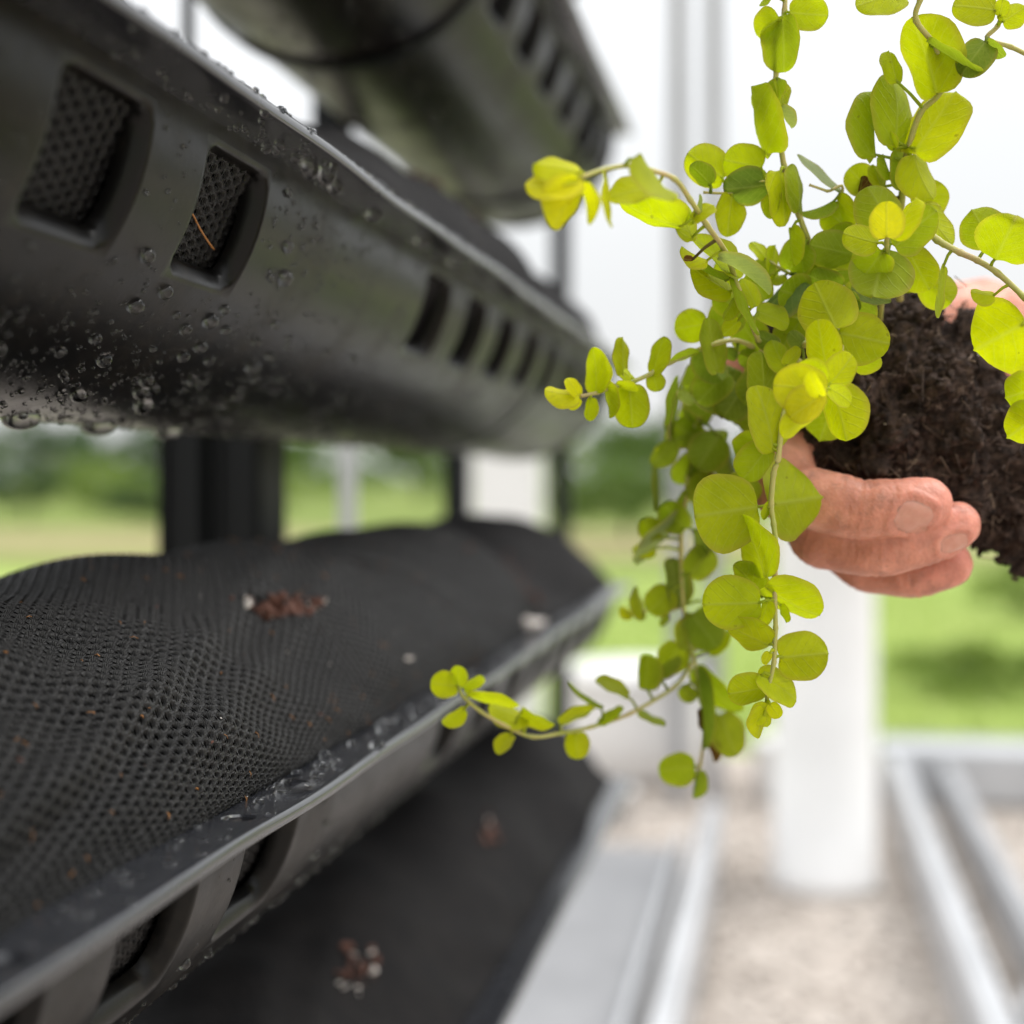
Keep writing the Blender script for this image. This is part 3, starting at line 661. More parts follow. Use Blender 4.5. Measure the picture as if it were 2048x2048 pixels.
# lower left trough: on the lip, the wall and hanging along the bottom bend
it = []
for i in range(260):
    y = rw.uniform(.25, 1.15); it.append(((rw.uniform(-.157, -.1395), y, H + Z[3]), (0, 0, 1), min(.0015, .00055 * math.exp(rw.gauss(0, .5)))))
while len(it) < 1300:
    y = rw.uniform(.27, .95); phi = rw.choice((rw.uniform(.1, .9), rw.gauss(.85, .1), rw.gauss(.95, .07)))
    if in_slot(phi, y, .03) or phi < .03: continue
    p, nn = wall(phi, y, 0., Z[3]); it.append((p, nn, min(.0012, .0004 * math.exp(rw.gauss(0, .5)))))
fine_drops(TR[3], it)
for x, y, r, sc in ((-.1465, .428, .0050, (1.25, .9, .5)), (-.1405, .500, .0026, (1.2, 1, .75)), (-.144, .445, .0018, (1, 1, .8)), (-.152, .448, .0017, (1, 1, .8)), (-.149, .462, .0020, (1, 1, .8)), (-.146, .470, .0017, (1, 1, .8)), (-.153, .480, .0020, (1, 1, .8)),
                   (-.150, .41, .0014, (1, 1, .7)), (-.154, .372, .0018, (1, 1, .7)), (-.142, .362, .0016, (1, 1, .7)), (-.151, .35, .0020, (1, 1, .7)), (-.145, .335, .0017, (1, 1, .7)), (-.153, .325, .0019, (1, 1, .7)), (-.147, .53, .0022, (1, 1, .8)), (-.143, .60, .0022, (1, 1, .8)), (-.150, .65, .0024, (1, 1, .8))):
    drop(TR[3], (x, y, H + Z[3] + .0003), (0, 0, 1), r, sc)
for i in range(46):
    y = .27 + .75 * rw.random() ** 1.3; drop(TR[3], (rw.uniform(-.156, -.1405), y, H + Z[3] + .0003), (0, 0, 1), rw.uniform(.0007, .0017), (1, rw.uniform(.85, 1.2), .8))
for i in range(60):
    phi = rw.gauss(.92, .09); y = rw.uniform(.30, .75); p, nn = wall(phi, y, 0., Z[3]); drop(TR[3], p, nn, rw.uniform(.0010, .0021), (1, rw.uniform(.9, 1.2), 1))
for phi, y, r in ((.10, .437, .0024), (.12, .452, .0017), (.16, .49, .0020), (.14, .52, .0019), (.32, .505, .0016), (.5, .512, .0018), (.55, .40, .0020)):
    p, nn = wall(phi, y, 0., Z[3]); drop(TR[3], p, nn, r)
it = []
for i in range(300):
    y = rw.uniform(.4, 1.3); phi = rw.uniform(.7, 1.9); p, nn = wall(phi, y, 0., Z[1]); it.append((p, nn, .0012 * math.exp(rw.gauss(0, .4))))
fine_drops(TR[1], it)

# ------------------------------------------------------------------ soil crumbs, perlite beads, straw on the bags
def lump(r, seed, sub=1):
    b = bmesh.new(); bmesh.ops.create_icosphere(b, subdivisions=sub, radius=1)
    R = random.Random(seed)
    V = np.array([v.co[:] for v in b.verts]); V *= (1 + np.array([[R.uniform(-.45, .4)] for _ in V])); V *= np.array([1, R.uniform(.35, .85), R.uniform(.25, .6)])
    b.verts.index_update(); F = [[v.index for v in f.verts] for f in b.faces]; b.free(); return V * r, F
lump_me = []
for i in range(6):
    for key in ('crumb', 'perlite'):
        V, F = lump(1., i, 1); me = bpy.data.meshes.new('soil_crumb' if key == 'crumb' else 'perlite_grain'); me.from_pydata(V.tolist(), [], F); me.materials.append(M[key])
        lump_me.append((key, me))
def bag_n(phi, y, zr, k):
    p = bag(phi, y, 0., zr, k); a = bag(phi + .01, y, 0., zr, k) - p; c = bag(phi, y + .001, 0., zr, k) - p
    n_ = np.cross(c, a); n_ /= np.linalg.norm(n_)
    if n_[2] < 0 and abs(math.sin(phi)) > .2: n_ = -n_
    return p, n_
def clump(k, phi, y, n, sy, sp, rmin, rmax, white, label, seed):
    R = random.Random(seed); p0, n0 = bag_n(phi, y, Z[k], k)
    t = thing('soil_clump', tuple(p0), label, 'soil', 'bits of soil stuck on the grow bags')
    for i in range(n):
        q = R.gauss(0, sy); f = R.gauss(0, sp) - (q * 3.2 if n > 80 else 0); p, nn = bag_n(phi + f, y + q, Z[k], k); key = 'perlite' if R.random() < white else 'crumb'
        me = R.choice([m_ for kk, m_ in lump_me if kk == key]); r = R.uniform(rmin, rmax) * (.6 if key == 'perlite' else 1)
        o = bpy.data.objects.new('soil_crumb' if key == 'crumb' else 'perlite_grain', me); link(o, t)
        o.matrix_local = Matrix.Translation(Vector(p + nn * r * .45 + nn * R.uniform(0, .0012)) - ORG[t]) @ Matrix.Rotation(R.uniform(0, 6), 4, Vector((R.gauss(0, 1), R.gauss(0, 1), R.gauss(0, 1))).normalized()) @ Matrix.Scale(r, 4)
    return t
clump(3, TP, TY, 130, .0125, .030, .0007, .0040, .24, 'red-brown soil clump with white grains on top of the lower left bag', 1)
clump(3, .55, .93, 10, .012, .10, .001, .0028, .0, 'dark crumbs in front of the white pebble on the lower left bag', 2)
clump(4, .95, .66, 30, .013, .05, .001, .0036, .2, 'pinkish soil clump on the lowest bag, upper one', 3)
clump(4, .66, .405, 30, .012, .04, .001, .0034, .2, 'pinkish soil clump at the bottom edge of the picture', 4)
clump(4, .72, .575, 6, .004, .03, .0015, .0028, .0, 'small orange-brown crumb below the upper clump on lowest bag', 5)
clump(4, .9, .93, 9, .012, .06, .002, .004, .3, 'faint soil bits near the far end of the lowest bag', 9)
clump(2, 1.25, .86, 46, .040, .16, .0025, .0055, .25, 'brown soil and grains heaped on the bag above the upper trough rim', 6)
clump(3, .9, 1.0, 9, .05, .16, .0015, .003, .05, 'rusty flecks near the far end of the lower left bag', 7)
clump(3, .75, .60, 40, .13, .28, .0003, .0010, .35, 'pale specks scattered on the middle of the lower left bag', 8)
for k, phi, y, r, lab in ((3, .20, .885, .0075, 'round white pebble at the trough rim behind the leaf tip'), (3, .42, .62, .0020, 'tiny white bead on the lower left bag')):
    p, nn = bag_n(phi, y, Z[k], k); V, F = lump(r, 3, 2); o = tag(mk('perlite_bead', V * np.array([1, 1.2, 1.3]) + p + nn * r * .5, F, M['perlite']), lab, 'pebble')
# short fibres caught in the knit
VV, FF = [], []
R = random.Random(4)
for i in range(150):
    phi, y = R.uniform(.05, 1.6), R.uniform(.25, .8); p, nn = bag_n(phi, y, Z[3], 3); d = Vector((R.gauss(0, 1), R.gauss(0, 1), R.gauss(0, 1))); d -= Vector(nn) * d.dot(Vector(nn)); d.normalize(); L_ = R.uniform(.0006, .0030)
    q = Vector(p) + Vector(nn) * .0008; V, F = tube([q, q + d * L_ * .5 + Vector(nn) * .0004, q + d * L_], R.choice((.00009, .00012, .0002)), 4); FF += [tuple(len(VV) + a for a in f) for f in F]; VV += V
tag(mk('caught_fibres', VV, FF, M['straw']), 'tiny rust-coloured fibres caught in the lower left mesh bag', 'fibres', kind='stuff')
pts = []
for i in range(9):
    u = i / 8; p, nn = bag_n(-.36 - .075 * u + .02 * math.sin(u * 5), .394 + .034 * u, Z[2], 2)
    if nn[0] < 0: nn = -nn
    pts.append(Vector(p) + Vector(nn) * (.0012 + .0006 * math.sin(u * 9)))
V, F = tube(spline(pts, 3), .00032, 6); tag(mk('straw_fibre', V, F, M['straw']), 'single orange straw fibre on the mesh in the upper slot', 'straw')

# ------------------------------------------------------------------ the plant
STEMS = {
 1: ([(0.0094,0.4849,1.2351),(-0.0075,0.4614,1.2413),(-0.0101,0.4508,1.2442),(-0.0148,0.4418,1.2557),(-0.0178,0.4320,1.2647),(-0.0226,0.4149,1.2706),(-0.0264,0.4020,1.2753),(-0.0296,0.3912,1.2787),(-0.0344,0.3811,1.2790),(-0.0389,0.3752,1.2793),(-0.0451,0.3700,1.2776),(-0.0507,0.3649,1.2747)], 1.10, 0.70),
 2: ([(0.0063,0.4894,1.2323),(-0.0124,0.4758,1.2426),(-0.0212,0.4660,1.2428),(-0.0363,0.4591,1.2362),(-0.0413,0.4572,1.2330),(-0.0467,0.4551,1.2304),(-0.0522,0.4531,1.2288),(-0.0576,0.4511,1.2267),(-0.0625,0.4492,1.2256)], 1.00, 0.70),
 3: ([(0.0156,0.4861,1.2510),(0.0065,0.4640,1.2709),(0.0026,0.4582,1.2802),(-0.0016,0.4554,1.2938),(-0.0031,0.4531,1.3034),(-0.0052,0.4527,1.3111),(-0.0039,0.4529,1.3227),(-0.0031,0.4531,1.3319),(-0.0016,0.4534,1.3404),(-0.0014,0.4534,1.3481)], 1.10, 0.90),
 4: ([(0.0344,0.4896,1.2574),(0.0333,0.4660,1.2860),(0.0343,0.4590,1.2970),(0.0377,0.4546,1.3081),(0.0433,0.4515,1.3139),(0.0420,0.4452,1.3235),(0.0354,0.4399,1.3312),(0.0363,0.4380,1.3364),(0.0372,0.4362,1.3401)], 1.20, 0.90),
 5: ([(0.0340,0.4844,1.2631),(0.0383,0.4598,1.2749),(0.0424,0.4514,1.2701),(0.0485,0.4485,1.2659),(0.0531,0.4473,1.2634),(0.0584,0.4452,1.2593),(0.0652,0.4424,1.2519),(0.0732,0.4388,1.2417)], 1.30, 1.00),
 9: ([(0.0683,0.4501,1.3220),(0.0627,0.4511,1.3255),(0.0558,0.4478,1.3272),(0.0588,0.4483,1.3309),(0.0602,0.4486,1.3354),(0.0602,0.4486,1.3428)], 0.90, 0.80),
 6: ([(0.0111,0.4903,1.2419),(0.0030,0.4583,1.2333),(-0.0017,0.4472,1.2193),(-0.0034,0.4439,1.2066),(-0.0047,0.4436,1.2021),(-0.0054,0.4435,1.1930),(-0.0047,0.4436,1.1873),(-0.0039,0.4428,1.1798),(-0.0043,0.4427,1.1722),(-0.0043,0.4427,1.1635),(-0.0041,0.4427,1.1570),(-0.0043,0.4427,1.1533),(-0.0046,0.4426,1.1468),(-0.0061,0.4423,1.1397),(-0.0067,0.4422,1.1348)], 1.10, 0.75),
 7: ([(0.0032,0.4990,1.2363),(-0.0183,0.5103,1.2340),(-0.0311,0.5130,1.2206),(-0.0326,0.5168,1.2096),(-0.0349,0.5184,1.2007),(-0.0355,0.5203,1.1940),(-0.0370,0.5220,1.1849),(-0.0374,0.5220,1.1758),(-0.0367,0.5241,1.1563),(-0.0331,0.5248,1.1382),(-0.0318,0.5250,1.1327),(-0.0301,0.5274,1.1211),(-0.0297,0.5285,1.1119),(-0.0311,0.5292,1.1003),(-0.0330,0.5299,1.0910)], 1.10, 0.70),
 8: ([(-0.0327,0.5249,1.1373),(-0.0393,0.5196,1.1286),(-0.0539,0.5108,1.1201),(-0.0664,0.5034,1.1163),(-0.0755,0.4976,1.1150),(-0.0843,0.4909,1.1145),(-0.0927,0.4832,1.1194),(-0.0992,0.4769,1.1247),(-0.1040,0.4719,1.1303),(-0.1050,0.4707,1.1336)], 0.90, 0.70),
 10: ([(-0.0372,0.5251,1.1557),(-0.0422,0.5251,1.1543),(-0.0502,0.5237,1.1543),(-0.0538,0.5230,1.1520)], 0.60, 0.50),
 11: ([(-0.0327,0.5147,1.2113),(-0.0382,0.5137,1.2113),(-0.0406,0.5132,1.2140),(-0.0402,0.5113,1.2228),(-0.0380,0.5117,1.2307)], 0.60, 0.45),
 12: ([(0.0093,0.4798,1.2505),(0.0081,0.4694,1.2613),(0.0019,0.4662,1.2626),(-0.0028,0.4633,1.2647),(-0.0074,0.4614,1.2677)], 0.80, 0.60),
 13: ([(-0.0000,0.4730,1.2500),(0.0153,0.4626,1.2860),(0.0110,0.4598,1.2872),(0.0057,0.4588,1.2891)], 0.60, 0.50),
 14: ([(0.0094,0.4859,1.2496),(0.0044,0.4545,1.2405),(0.0134,0.4439,1.2437),(0.0144,0.4380,1.2370),(0.0108,0.4231,1.2263),(0.0072,0.4143,1.2235)], 1.10, 0.80),
 15: ([(0.0281,0.4884,1.2510),(0.0280,0.4528,1.2640),(0.0268,0.4342,1.2670),(0.0263,0.4199,1.2671)], 1.00, 0.80),
 16: ([(-0.0031,0.4541,1.2897),(-0.0096,0.4529,1.2893),(-0.0172,0.4525,1.2864),(-0.0257,0.4519,1.2866)], 0.60, 0.50),
}
LEAVES = [
 (3,(-0.0031,0.4490,1.3369),(-0.0092,0.4539,1.3340),0.0099,0.00,1.4),
 (3,(-0.0020,0.4492,1.3376),(-0.0012,0.4502,1.3222),0.0144,-0.74,1.2),
 (3,(-0.0001,0.4496,1.3384),(0.0101,0.4523,1.3379),0.0096,0.00,1.5),
 (3,(-0.0061,0.4485,1.3430),(-0.0083,0.4480,1.3403),0.0032,-0.94,1.0),
 (3,(-0.0031,0.4490,1.3193),(-0.0065,0.4485,1.3116),0.0077,-0.66,1.3),
 (3,(-0.0038,0.4489,1.3185),(-0.0016,0.4497,1.3110),0.0073,1.08,1.2),
 (3,(-0.0072,0.4493,1.2966),(-0.0117,0.4472,1.3150),0.0178,1.10,1.8),
 (3,(-0.0031,0.4490,1.3101),(0.0003,0.4500,1.3047),0.0060,-1.00,5.0),
 (3,(-0.0031,0.4510,1.2922),(-0.0016,0.4517,1.2769),0.0142,1.02,1.9),
 (3,(0.0026,0.4541,1.2802),(0.0022,0.4531,1.2935),0.0124,-1.18,1.0),
 (3,(-0.0046,0.4515,1.2862),(-0.0065,0.4516,1.2789),0.0070,-0.81,1.7),
 (3,(0.0003,0.4550,1.2758),(0.0007,0.4546,1.2651),0.0098,-1.11,1.8),
 (3,(0.0041,0.4589,1.2709),(0.0037,0.4583,1.2634),0.0068,-1.07,1.0),
 (16,(-0.0195,0.4523,1.2907),(-0.0294,0.4500,1.2976),0.0116,0.00,1.8),
 (16,(-0.0081,0.4532,1.2936),(-0.0187,0.4505,1.2957),0.0116,0.00,2.0),
 (16,(-0.0058,0.4536,1.2885),(-0.0179,0.4502,1.2868),0.0115,0.21,0.3),
 (16,(-0.0172,0.4525,1.2856),(-0.0188,0.4524,1.2741),0.0108,0.72,1.8),
 (16,(-0.0230,0.4461,1.2877),(-0.0283,0.4448,1.2934),0.0072,0.52,0.9),
 (13,(0.0149,0.4623,1.2871),(0.0030,0.4607,1.2978),0.0083,-1.27,5.0),
 (13,(0.0133,0.4617,1.2844),(0.0038,0.4599,1.2801),0.0075,-1.27,0.9),
 (13,(0.0141,0.4619,1.2863),(0.0160,0.4617,1.2753),0.0102,-1.08,2.2),
 (12,(-0.0074,0.4614,1.2677),(-0.0113,0.4611,1.2725),0.0057,-0.89,2.5),
 (12,(-0.0051,0.4629,1.2615),(-0.0055,0.4625,1.2710),0.0087,-1.10,1.8),
 (12,(-0.0012,0.4646,1.2625),(-0.0075,0.4629,1.2612),0.0059,-1.04,1.6),
 (4,(0.0317,0.4329,1.3365),(0.0195,0.4296,1.3340),0.0115,-0.81,1.6),
 (4,(0.0422,0.4478,1.3122),(0.0363,0.4460,1.3326),0.0197,0.62,1.7),
 (4,(0.0306,0.4482,1.3159),(0.0284,0.4483,1.3247),0.0082,-0.85,1.5),
 (4,(0.0306,0.4536,1.2990),(0.0311,0.4551,1.3188),0.0179,-0.93,1.3),
 (4,(0.0243,0.4540,1.2954),(0.0240,0.4556,1.3140),0.0167,-1.23,1.1),
 (4,(0.0362,0.4547,1.2968),(0.0474,0.4561,1.3130),0.0184,0.63,1.7),
 (4,(0.0330,0.4609,1.2870),(0.0330,0.4605,1.2998),0.0119,-1.04,0.9),
 (4,(0.0355,0.4552,1.2961),(0.0401,0.4565,1.2836),0.0123,0.69,1.9),
 (4,(0.0298,0.4586,1.2901),(0.0272,0.4585,1.2968),0.0065,-1.18,1.2),
 (4,(0.0269,0.4598,1.2874),(0.0243,0.4600,1.2941),0.0065,-0.86,1.5),
 (4,(0.0198,0.4623,1.2815),(0.0217,0.4618,1.2911),0.0091,1.13,6.0),
 (4,(0.0303,0.4542,1.2977),(0.0273,0.4534,1.3022),0.0051,0.72,1.6),
 (9,(0.0532,0.4435,1.3158),(0.0398,0.4408,1.3253),0.0153,1.25,0.6),
 (9,(0.0553,0.4436,1.3256),(0.0487,0.4414,1.3169),0.0099,-0.26,0.5),
 (9,(0.0553,0.4436,1.3253),(0.0600,0.4443,1.3212),0.0058,-0.84,0.5),
 (9,(0.0579,0.4441,1.3341),(0.0468,0.4431,1.3359),0.0106,-0.44,1.6),
 (9,(0.0589,0.4443,1.3326),(0.0596,0.4441,1.3369),0.0044,0.00,2.4),
 (9,(0.0597,0.4444,1.3308),(0.0657,0.4450,1.3347),0.0069,0.26,2.0),
 (15,(0.0295,0.4510,1.2721),(0.0233,0.4488,1.2852),0.0136,-0.40,0.9),
 (15,(0.0258,0.4168,1.2659),(0.0258,0.4176,1.2751),0.0089,0.00,4.0),
 (15,(0.0278,0.4242,1.2670),(0.0339,0.4248,1.2771),0.0110,1.01,3.0),
 (15,(0.0290,0.4367,1.2665),(0.0394,0.4398,1.2764),0.0132,-0.59,1.2),
 (15,(0.0246,0.4359,1.2673),(0.0155,0.4348,1.2699),0.0088,-0.47,1.9),
 (15,(0.0261,0.4423,1.2658),(0.0203,0.4455,1.2582),0.0115,0.00,1.2),
 (15,(0.0275,0.4506,1.2675),(0.0232,0.4399,1.2529),0.0179,0.00,0.9),
 (15,(0.0342,0.4539,1.2674),(0.0400,0.4557,1.2570),0.0113,0.00,1.8),
 (5,(0.0379,0.4546,1.2808),(0.0462,0.4569,1.2700),0.0127,0.97,2.0),
 (12,(0.0184,0.4581,1.2676),(0.0067,0.4568,1.2703),0.0112,0.16,0.7),
 (12,(0.0151,0.4605,1.2577),(0.0063,0.4598,1.2613),0.0089,0.41,0.7),
 (12,(0.0031,0.4603,1.2614),(-0.0077,0.4586,1.2516),0.0136,-0.89,0.0),
 (1,(-0.0099,0.4539,1.2507),(-0.0009,0.4556,1.2472),0.0090,0.78,1.3),
 (14,(0.0131,0.4358,1.2429),(0.0077,0.4418,1.2555),0.0154,0.00,1.6),
 (14,(0.0138,0.4379,1.2423),(0.0269,0.4412,1.2395),0.0139,0.00,1.7),
 (14,(0.0101,0.4250,1.2316),(0.0077,0.4240,1.2438),0.0115,0.60,2.3),
 (14,(0.0107,0.4180,1.2264),(0.0168,0.4189,1.2337),0.0089,-0.41,3.0),
 (14,(0.0107,0.4170,1.2251),(0.0164,0.4187,1.2217),0.0063,0.63,3.2),
 (14,(0.0117,0.4253,1.2256),(0.0159,0.4262,1.2123),0.0129,-0.46,1.9),
 (14,(0.0097,0.4077,1.2242),(-0.0034,0.4061,1.2254),0.0125,0.00,4.0),
 (14,(0.0089,0.4045,1.2233),(0.0007,0.4033,1.2172),0.0094,0.29,3.8),
 (14,(0.0094,0.4127,1.2268),(0.0019,0.4115,1.2307),0.0079,0.75,2.6),
 (14,(0.0075,0.4093,1.2190),(-0.0019,0.4078,1.2129),0.0104,0.94,3.2),
 (14,(0.0081,0.4023,1.2220),(0.0051,0.4013,1.2280),0.0062,0.75,3.8),
 (6,(-0.0076,0.4533,1.2237),(-0.0084,0.4523,1.2375),0.0128,-0.88,1.0),
 (6,(-0.0009,0.4545,1.2326),(-0.0055,0.4546,1.2413),0.0089,-0.70,1.5),
 (6,(-0.0013,0.4534,1.2343),(0.0029,0.4536,1.2389),0.0058,-0.80,1.7),
 (6,(0.0038,0.4584,1.2406),(-0.0000,0.4575,1.2444),0.0050,-0.35,0.3),
 (6,(-0.0034,0.4591,1.2408),(-0.0098,0.4575,1.2437),0.0066,-0.55,0.4),
 (14,(0.0182,0.4540,1.2556),(0.0286,0.4559,1.2535),0.0099,0.98,0.2),
 (14,(0.0149,0.4524,1.2567),(0.0203,0.4535,1.2513),0.0071,-1.04,0.2),
 (5,(0.0437,0.4496,1.2623),(0.0411,0.4477,1.2483),0.0084,1.27,1.5),
 (5,(0.0362,0.4594,1.2575),(0.0333,0.4591,1.2571),0.0028,-0.64,0.8),
 (5,(0.0577,0.4522,1.2689),(0.0526,0.4560,1.2793),0.0124,0.00,1.1),
 (5,(0.0574,0.4440,1.2628),(0.0612,0.4346,1.2720),0.0162,0.00,1.5),
 (5,(0.0574,0.4440,1.2526),(0.0511,0.4434,1.2535),0.0060,-0.83,2.0),
 (5,(0.0650,0.4403,1.2444),(0.0537,0.4519,1.2384),0.0217,0.00,2.0),
 (5,(0.0680,0.4399,1.2259),(0.0613,0.4452,1.2238),0.0116,0.00,2.0),
 (5,(0.0677,0.4378,1.2178),(0.0618,0.4448,1.2128),0.0120,0.00,2.3),
 (1,(-0.0507,0.3649,1.2759),(-0.0613,0.3626,1.2779),0.0101,-0.91,3.1),
 (1,(-0.0507,0.3649,1.2743),(-0.0628,0.3616,1.2712),0.0117,-0.93,3.9),
 (1,(-0.0512,0.3648,1.2739),(-0.0573,0.3640,1.2631),0.0114,0.76,3.8),
 (1,(-0.0503,0.3650,1.2730),(-0.0479,0.3653,1.2639),0.0087,-1.18,3.5),
 (1,(-0.0451,0.3695,1.2750),(-0.0446,0.3691,1.2636),0.0065,1.27,3.2),
 (1,(-0.0331,0.3860,1.2756),(-0.0452,0.3849,1.2737),0.0114,-0.96,2.5),
 (1,(-0.0287,0.4092,1.2689),(-0.0459,0.4069,1.2755),0.0171,1.00,2.5),
 (1,(-0.0532,0.3644,1.2743),(-0.0564,0.3635,1.2688),0.0062,0.00,4.0),
 (1,(-0.0379,0.3693,1.2801),(-0.0298,0.3720,1.2695),0.0126,1.16,1.7),
 (1,(-0.0264,0.4162,1.2668),(-0.0306,0.4163,1.2758),0.0090,-0.97,1.6),
 (1,(-0.0259,0.4082,1.2714),(-0.0209,0.4085,1.2750),0.0057,0.77,1.8),
 (1,(-0.0261,0.4112,1.2701),(-0.0278,0.4106,1.2756),0.0054,-1.01,2.0),
 (1,(-0.0251,0.4098,1.2717),(-0.0239,0.4095,1.2775),0.0046,1.27,5.0),
 (1,(-0.0147,0.4395,1.2589),(-0.0278,0.4386,1.2709),0.0163,-1.23,2.0),
 (1,(-0.0229,0.4291,1.2625),(-0.0302,0.4277,1.2658),0.0075,-1.16,2.2),
 (1,(-0.0269,0.4242,1.2624),(-0.0294,0.4237,1.2626),0.0024,0.78,6.0),
 (1,(-0.0172,0.4413,1.2547),(-0.0282,0.4379,1.2614),0.0122,-0.92,1.9),
 (1,(-0.0180,0.4377,1.2577),(-0.0276,0.4355,1.2621),0.0077,1.27,0.8),
 (1,(-0.0201,0.4296,1.2637),(-0.0059,0.4330,1.2554),0.0108,-1.27,5.0),
 (1,(-0.0100,0.4467,1.2513),(-0.0134,0.4458,1.2592),0.0080,-0.98,1.6),
 (1,(-0.0166,0.4380,1.2587),(-0.0101,0.4375,1.2429),0.0082,1.27,1.0),
 (1,(-0.0158,0.4426,1.2539),(-0.0187,0.4426,1.2475),0.0065,-0.90,1.2),
 (1,(-0.0149,0.4468,1.2474),(-0.0191,0.4460,1.2434),0.0053,0.58,2.0),
 (2,(-0.0256,0.4647,1.2484),(-0.0345,0.4662,1.2472),0.0099,0.00,2.0),
 (2,(-0.0222,0.4648,1.2333),(-0.0253,0.4639,1.2489),0.0146,-1.07,0.9),
 (2,(-0.0358,0.4592,1.2365),(-0.0282,0.4606,1.2398),0.0078,-1.22,0.9),
 (2,(-0.0163,0.4720,1.2380),(-0.0205,0.4716,1.2406),0.0046,0.59,0.5),
 (2,(-0.0102,0.4774,1.2404),(-0.0154,0.4767,1.2373),0.0058,0.00,0.8),
 (2,(-0.0412,0.4570,1.2320),(-0.0381,0.4568,1.2432),0.0108,1.02,1.6),
 (2,(-0.0413,0.4572,1.2325),(-0.0400,0.4601,1.2280),0.0057,0.00,1.5),
 (2,(-0.0502,0.4540,1.2319),(-0.0505,0.4541,1.2429),0.0102,-1.12,1.9),
 (2,(-0.0576,0.4511,1.2267),(-0.0579,0.4516,1.2395),0.0118,0.92,2.1),
 (2,(-0.0482,0.4546,1.2293),(-0.0473,0.4555,1.2171),0.0114,-0.32,2.1),
 (2,(-0.0551,0.4522,1.2298),(-0.0527,0.4531,1.2201),0.0093,-1.16,1.6),
 (2,(-0.0595,0.4502,1.2251),(-0.0606,0.4503,1.2187),0.0059,-0.81,2.4),
 (2,(-0.0630,0.4491,1.2256),(-0.0726,0.4479,1.2267),0.0090,-0.89,3.6),
 (2,(-0.0630,0.4491,1.2256),(-0.0663,0.4487,1.2307),0.0056,-0.75,3.4),
 (2,(-0.0630,0.4491,1.2251),(-0.0658,0.4487,1.2220),0.0041,0.00,3.5),
 (2,(-0.0472,0.4550,1.2309),(-0.0512,0.4540,1.2340),0.0047,-0.86,2.6),
 (2,(-0.0522,0.4531,1.2288),(-0.0462,0.4546,1.2268),0.0060,-1.13,2.8),
 (7,(-0.0168,0.4876,1.2360),(-0.0211,0.4869,1.2262),0.0098,0.49,0.4),
 (7,(-0.0201,0.4895,1.2236),(-0.0303,0.4865,1.2295),0.0110,-0.73,0.5),
 (7,(-0.0073,0.4918,1.2274),(-0.0094,0.4901,1.2407),0.0125,-0.73,1.2),
 (7,(-0.0382,0.4774,1.2178),(-0.0351,0.4779,1.2323),0.0072,1.27,0.5),
 (7,(-0.0311,0.4909,1.2386),(-0.0333,0.4908,1.2309),0.0074,-1.09,0.9),
 (7,(-0.0307,0.4839,1.2250),(-0.0352,0.4836,1.2283),0.0052,-0.87,0.8),
 (6,(-0.0047,0.4440,1.2082),(-0.0087,0.4416,1.2264),0.0173,-0.86,1.7),
 (6,(-0.0065,0.4441,1.2097),(-0.0129,0.4436,1.2010),0.0100,0.32,1.3),
 (6,(-0.0095,0.4427,1.1922),(-0.0261,0.4313,1.1898),0.0212,0.00,1.7),
 (6,(-0.0050,0.4436,1.1930),(0.0079,0.4643,1.1947),0.0227,0.00,1.7),
 (6,(-0.0065,0.4423,1.1719),(-0.0128,0.4419,1.1892),0.0170,0.96,1.7),
 (6,(-0.0072,0.4421,1.1688),(0.0072,0.4451,1.1605),0.0156,-0.89,2.2),
 (6,(-0.0058,0.4434,1.1938),(-0.0073,0.4435,1.1888),0.0047,1.05,2.0),
 (6,(-0.0078,0.4502,1.1652),(-0.0149,0.4486,1.1752),0.0114,0.87,1.2),
 (6,(-0.0083,0.4408,1.1643),(-0.0235,0.4368,1.1640),0.0147,0.00,2.0),
 (6,(-0.0061,0.4415,1.1647),(-0.0083,0.4404,1.1576),0.0069,-0.93,2.5),
 (6,(-0.0028,0.4438,1.1638),(-0.0013,0.4442,1.1587),0.0049,-1.07,2.2),
 (6,(-0.0054,0.4425,1.1518),(-0.0173,0.4415,1.1573),0.0123,0.83,2.3),
 (6,(-0.0028,0.4433,1.1483),(0.0102,0.4462,1.1494),0.0140,0.00,2.1),
 (6,(-0.0057,0.4408,1.1500),(-0.0072,0.4404,1.1467),0.0034,0.65,2.8),
 (6,(-0.0069,0.4424,1.1396),(-0.0169,0.4398,1.1379),0.0095,0.43,2.3),
 (6,(-0.0091,0.4414,1.1435),(0.0017,0.4446,1.1365),0.0119,0.79,2.7),
 (6,(-0.0061,0.4414,1.1349),(-0.0102,0.4411,1.1261),0.0088,1.03,3.0),
 (6,(-0.0057,0.4396,1.1352),(-0.0031,0.4397,1.1315),0.0042,-0.20,2.8),
 (6,(-0.0065,0.4400,1.1347),(-0.0111,0.4396,1.1328),0.0047,1.01,2.8),
 (6,(-0.0072,0.4418,1.1325),(-0.0065,0.4415,1.1285),0.0039,0.68,2.6),
 (6,(-0.0072,0.4403,1.1316),(-0.0098,0.4397,1.1298),0.0034,0.00,3.1),
 (7,(-0.0311,0.5135,1.2193),(-0.0271,0.5134,1.2320),0.0124,-0.54,0.6),
 (7,(-0.0409,0.5147,1.2114),(-0.0369,0.5148,1.2349),0.0083,1.27,0.4),
 (7,(-0.0404,0.5138,1.2149),(-0.0425,0.5129,1.2215),0.0065,1.10,0.5),
 (7,(-0.0445,0.5199,1.1890),(-0.0448,0.5190,1.2074),0.0076,-1.27,0.3),
 (7,(-0.0387,0.5151,1.2114),(-0.0451,0.5142,1.2109),0.0059,-0.83,3.2),
 (7,(-0.0322,0.5171,1.2087),(-0.0375,0.5170,1.1993),0.0099,0.70,1.0),
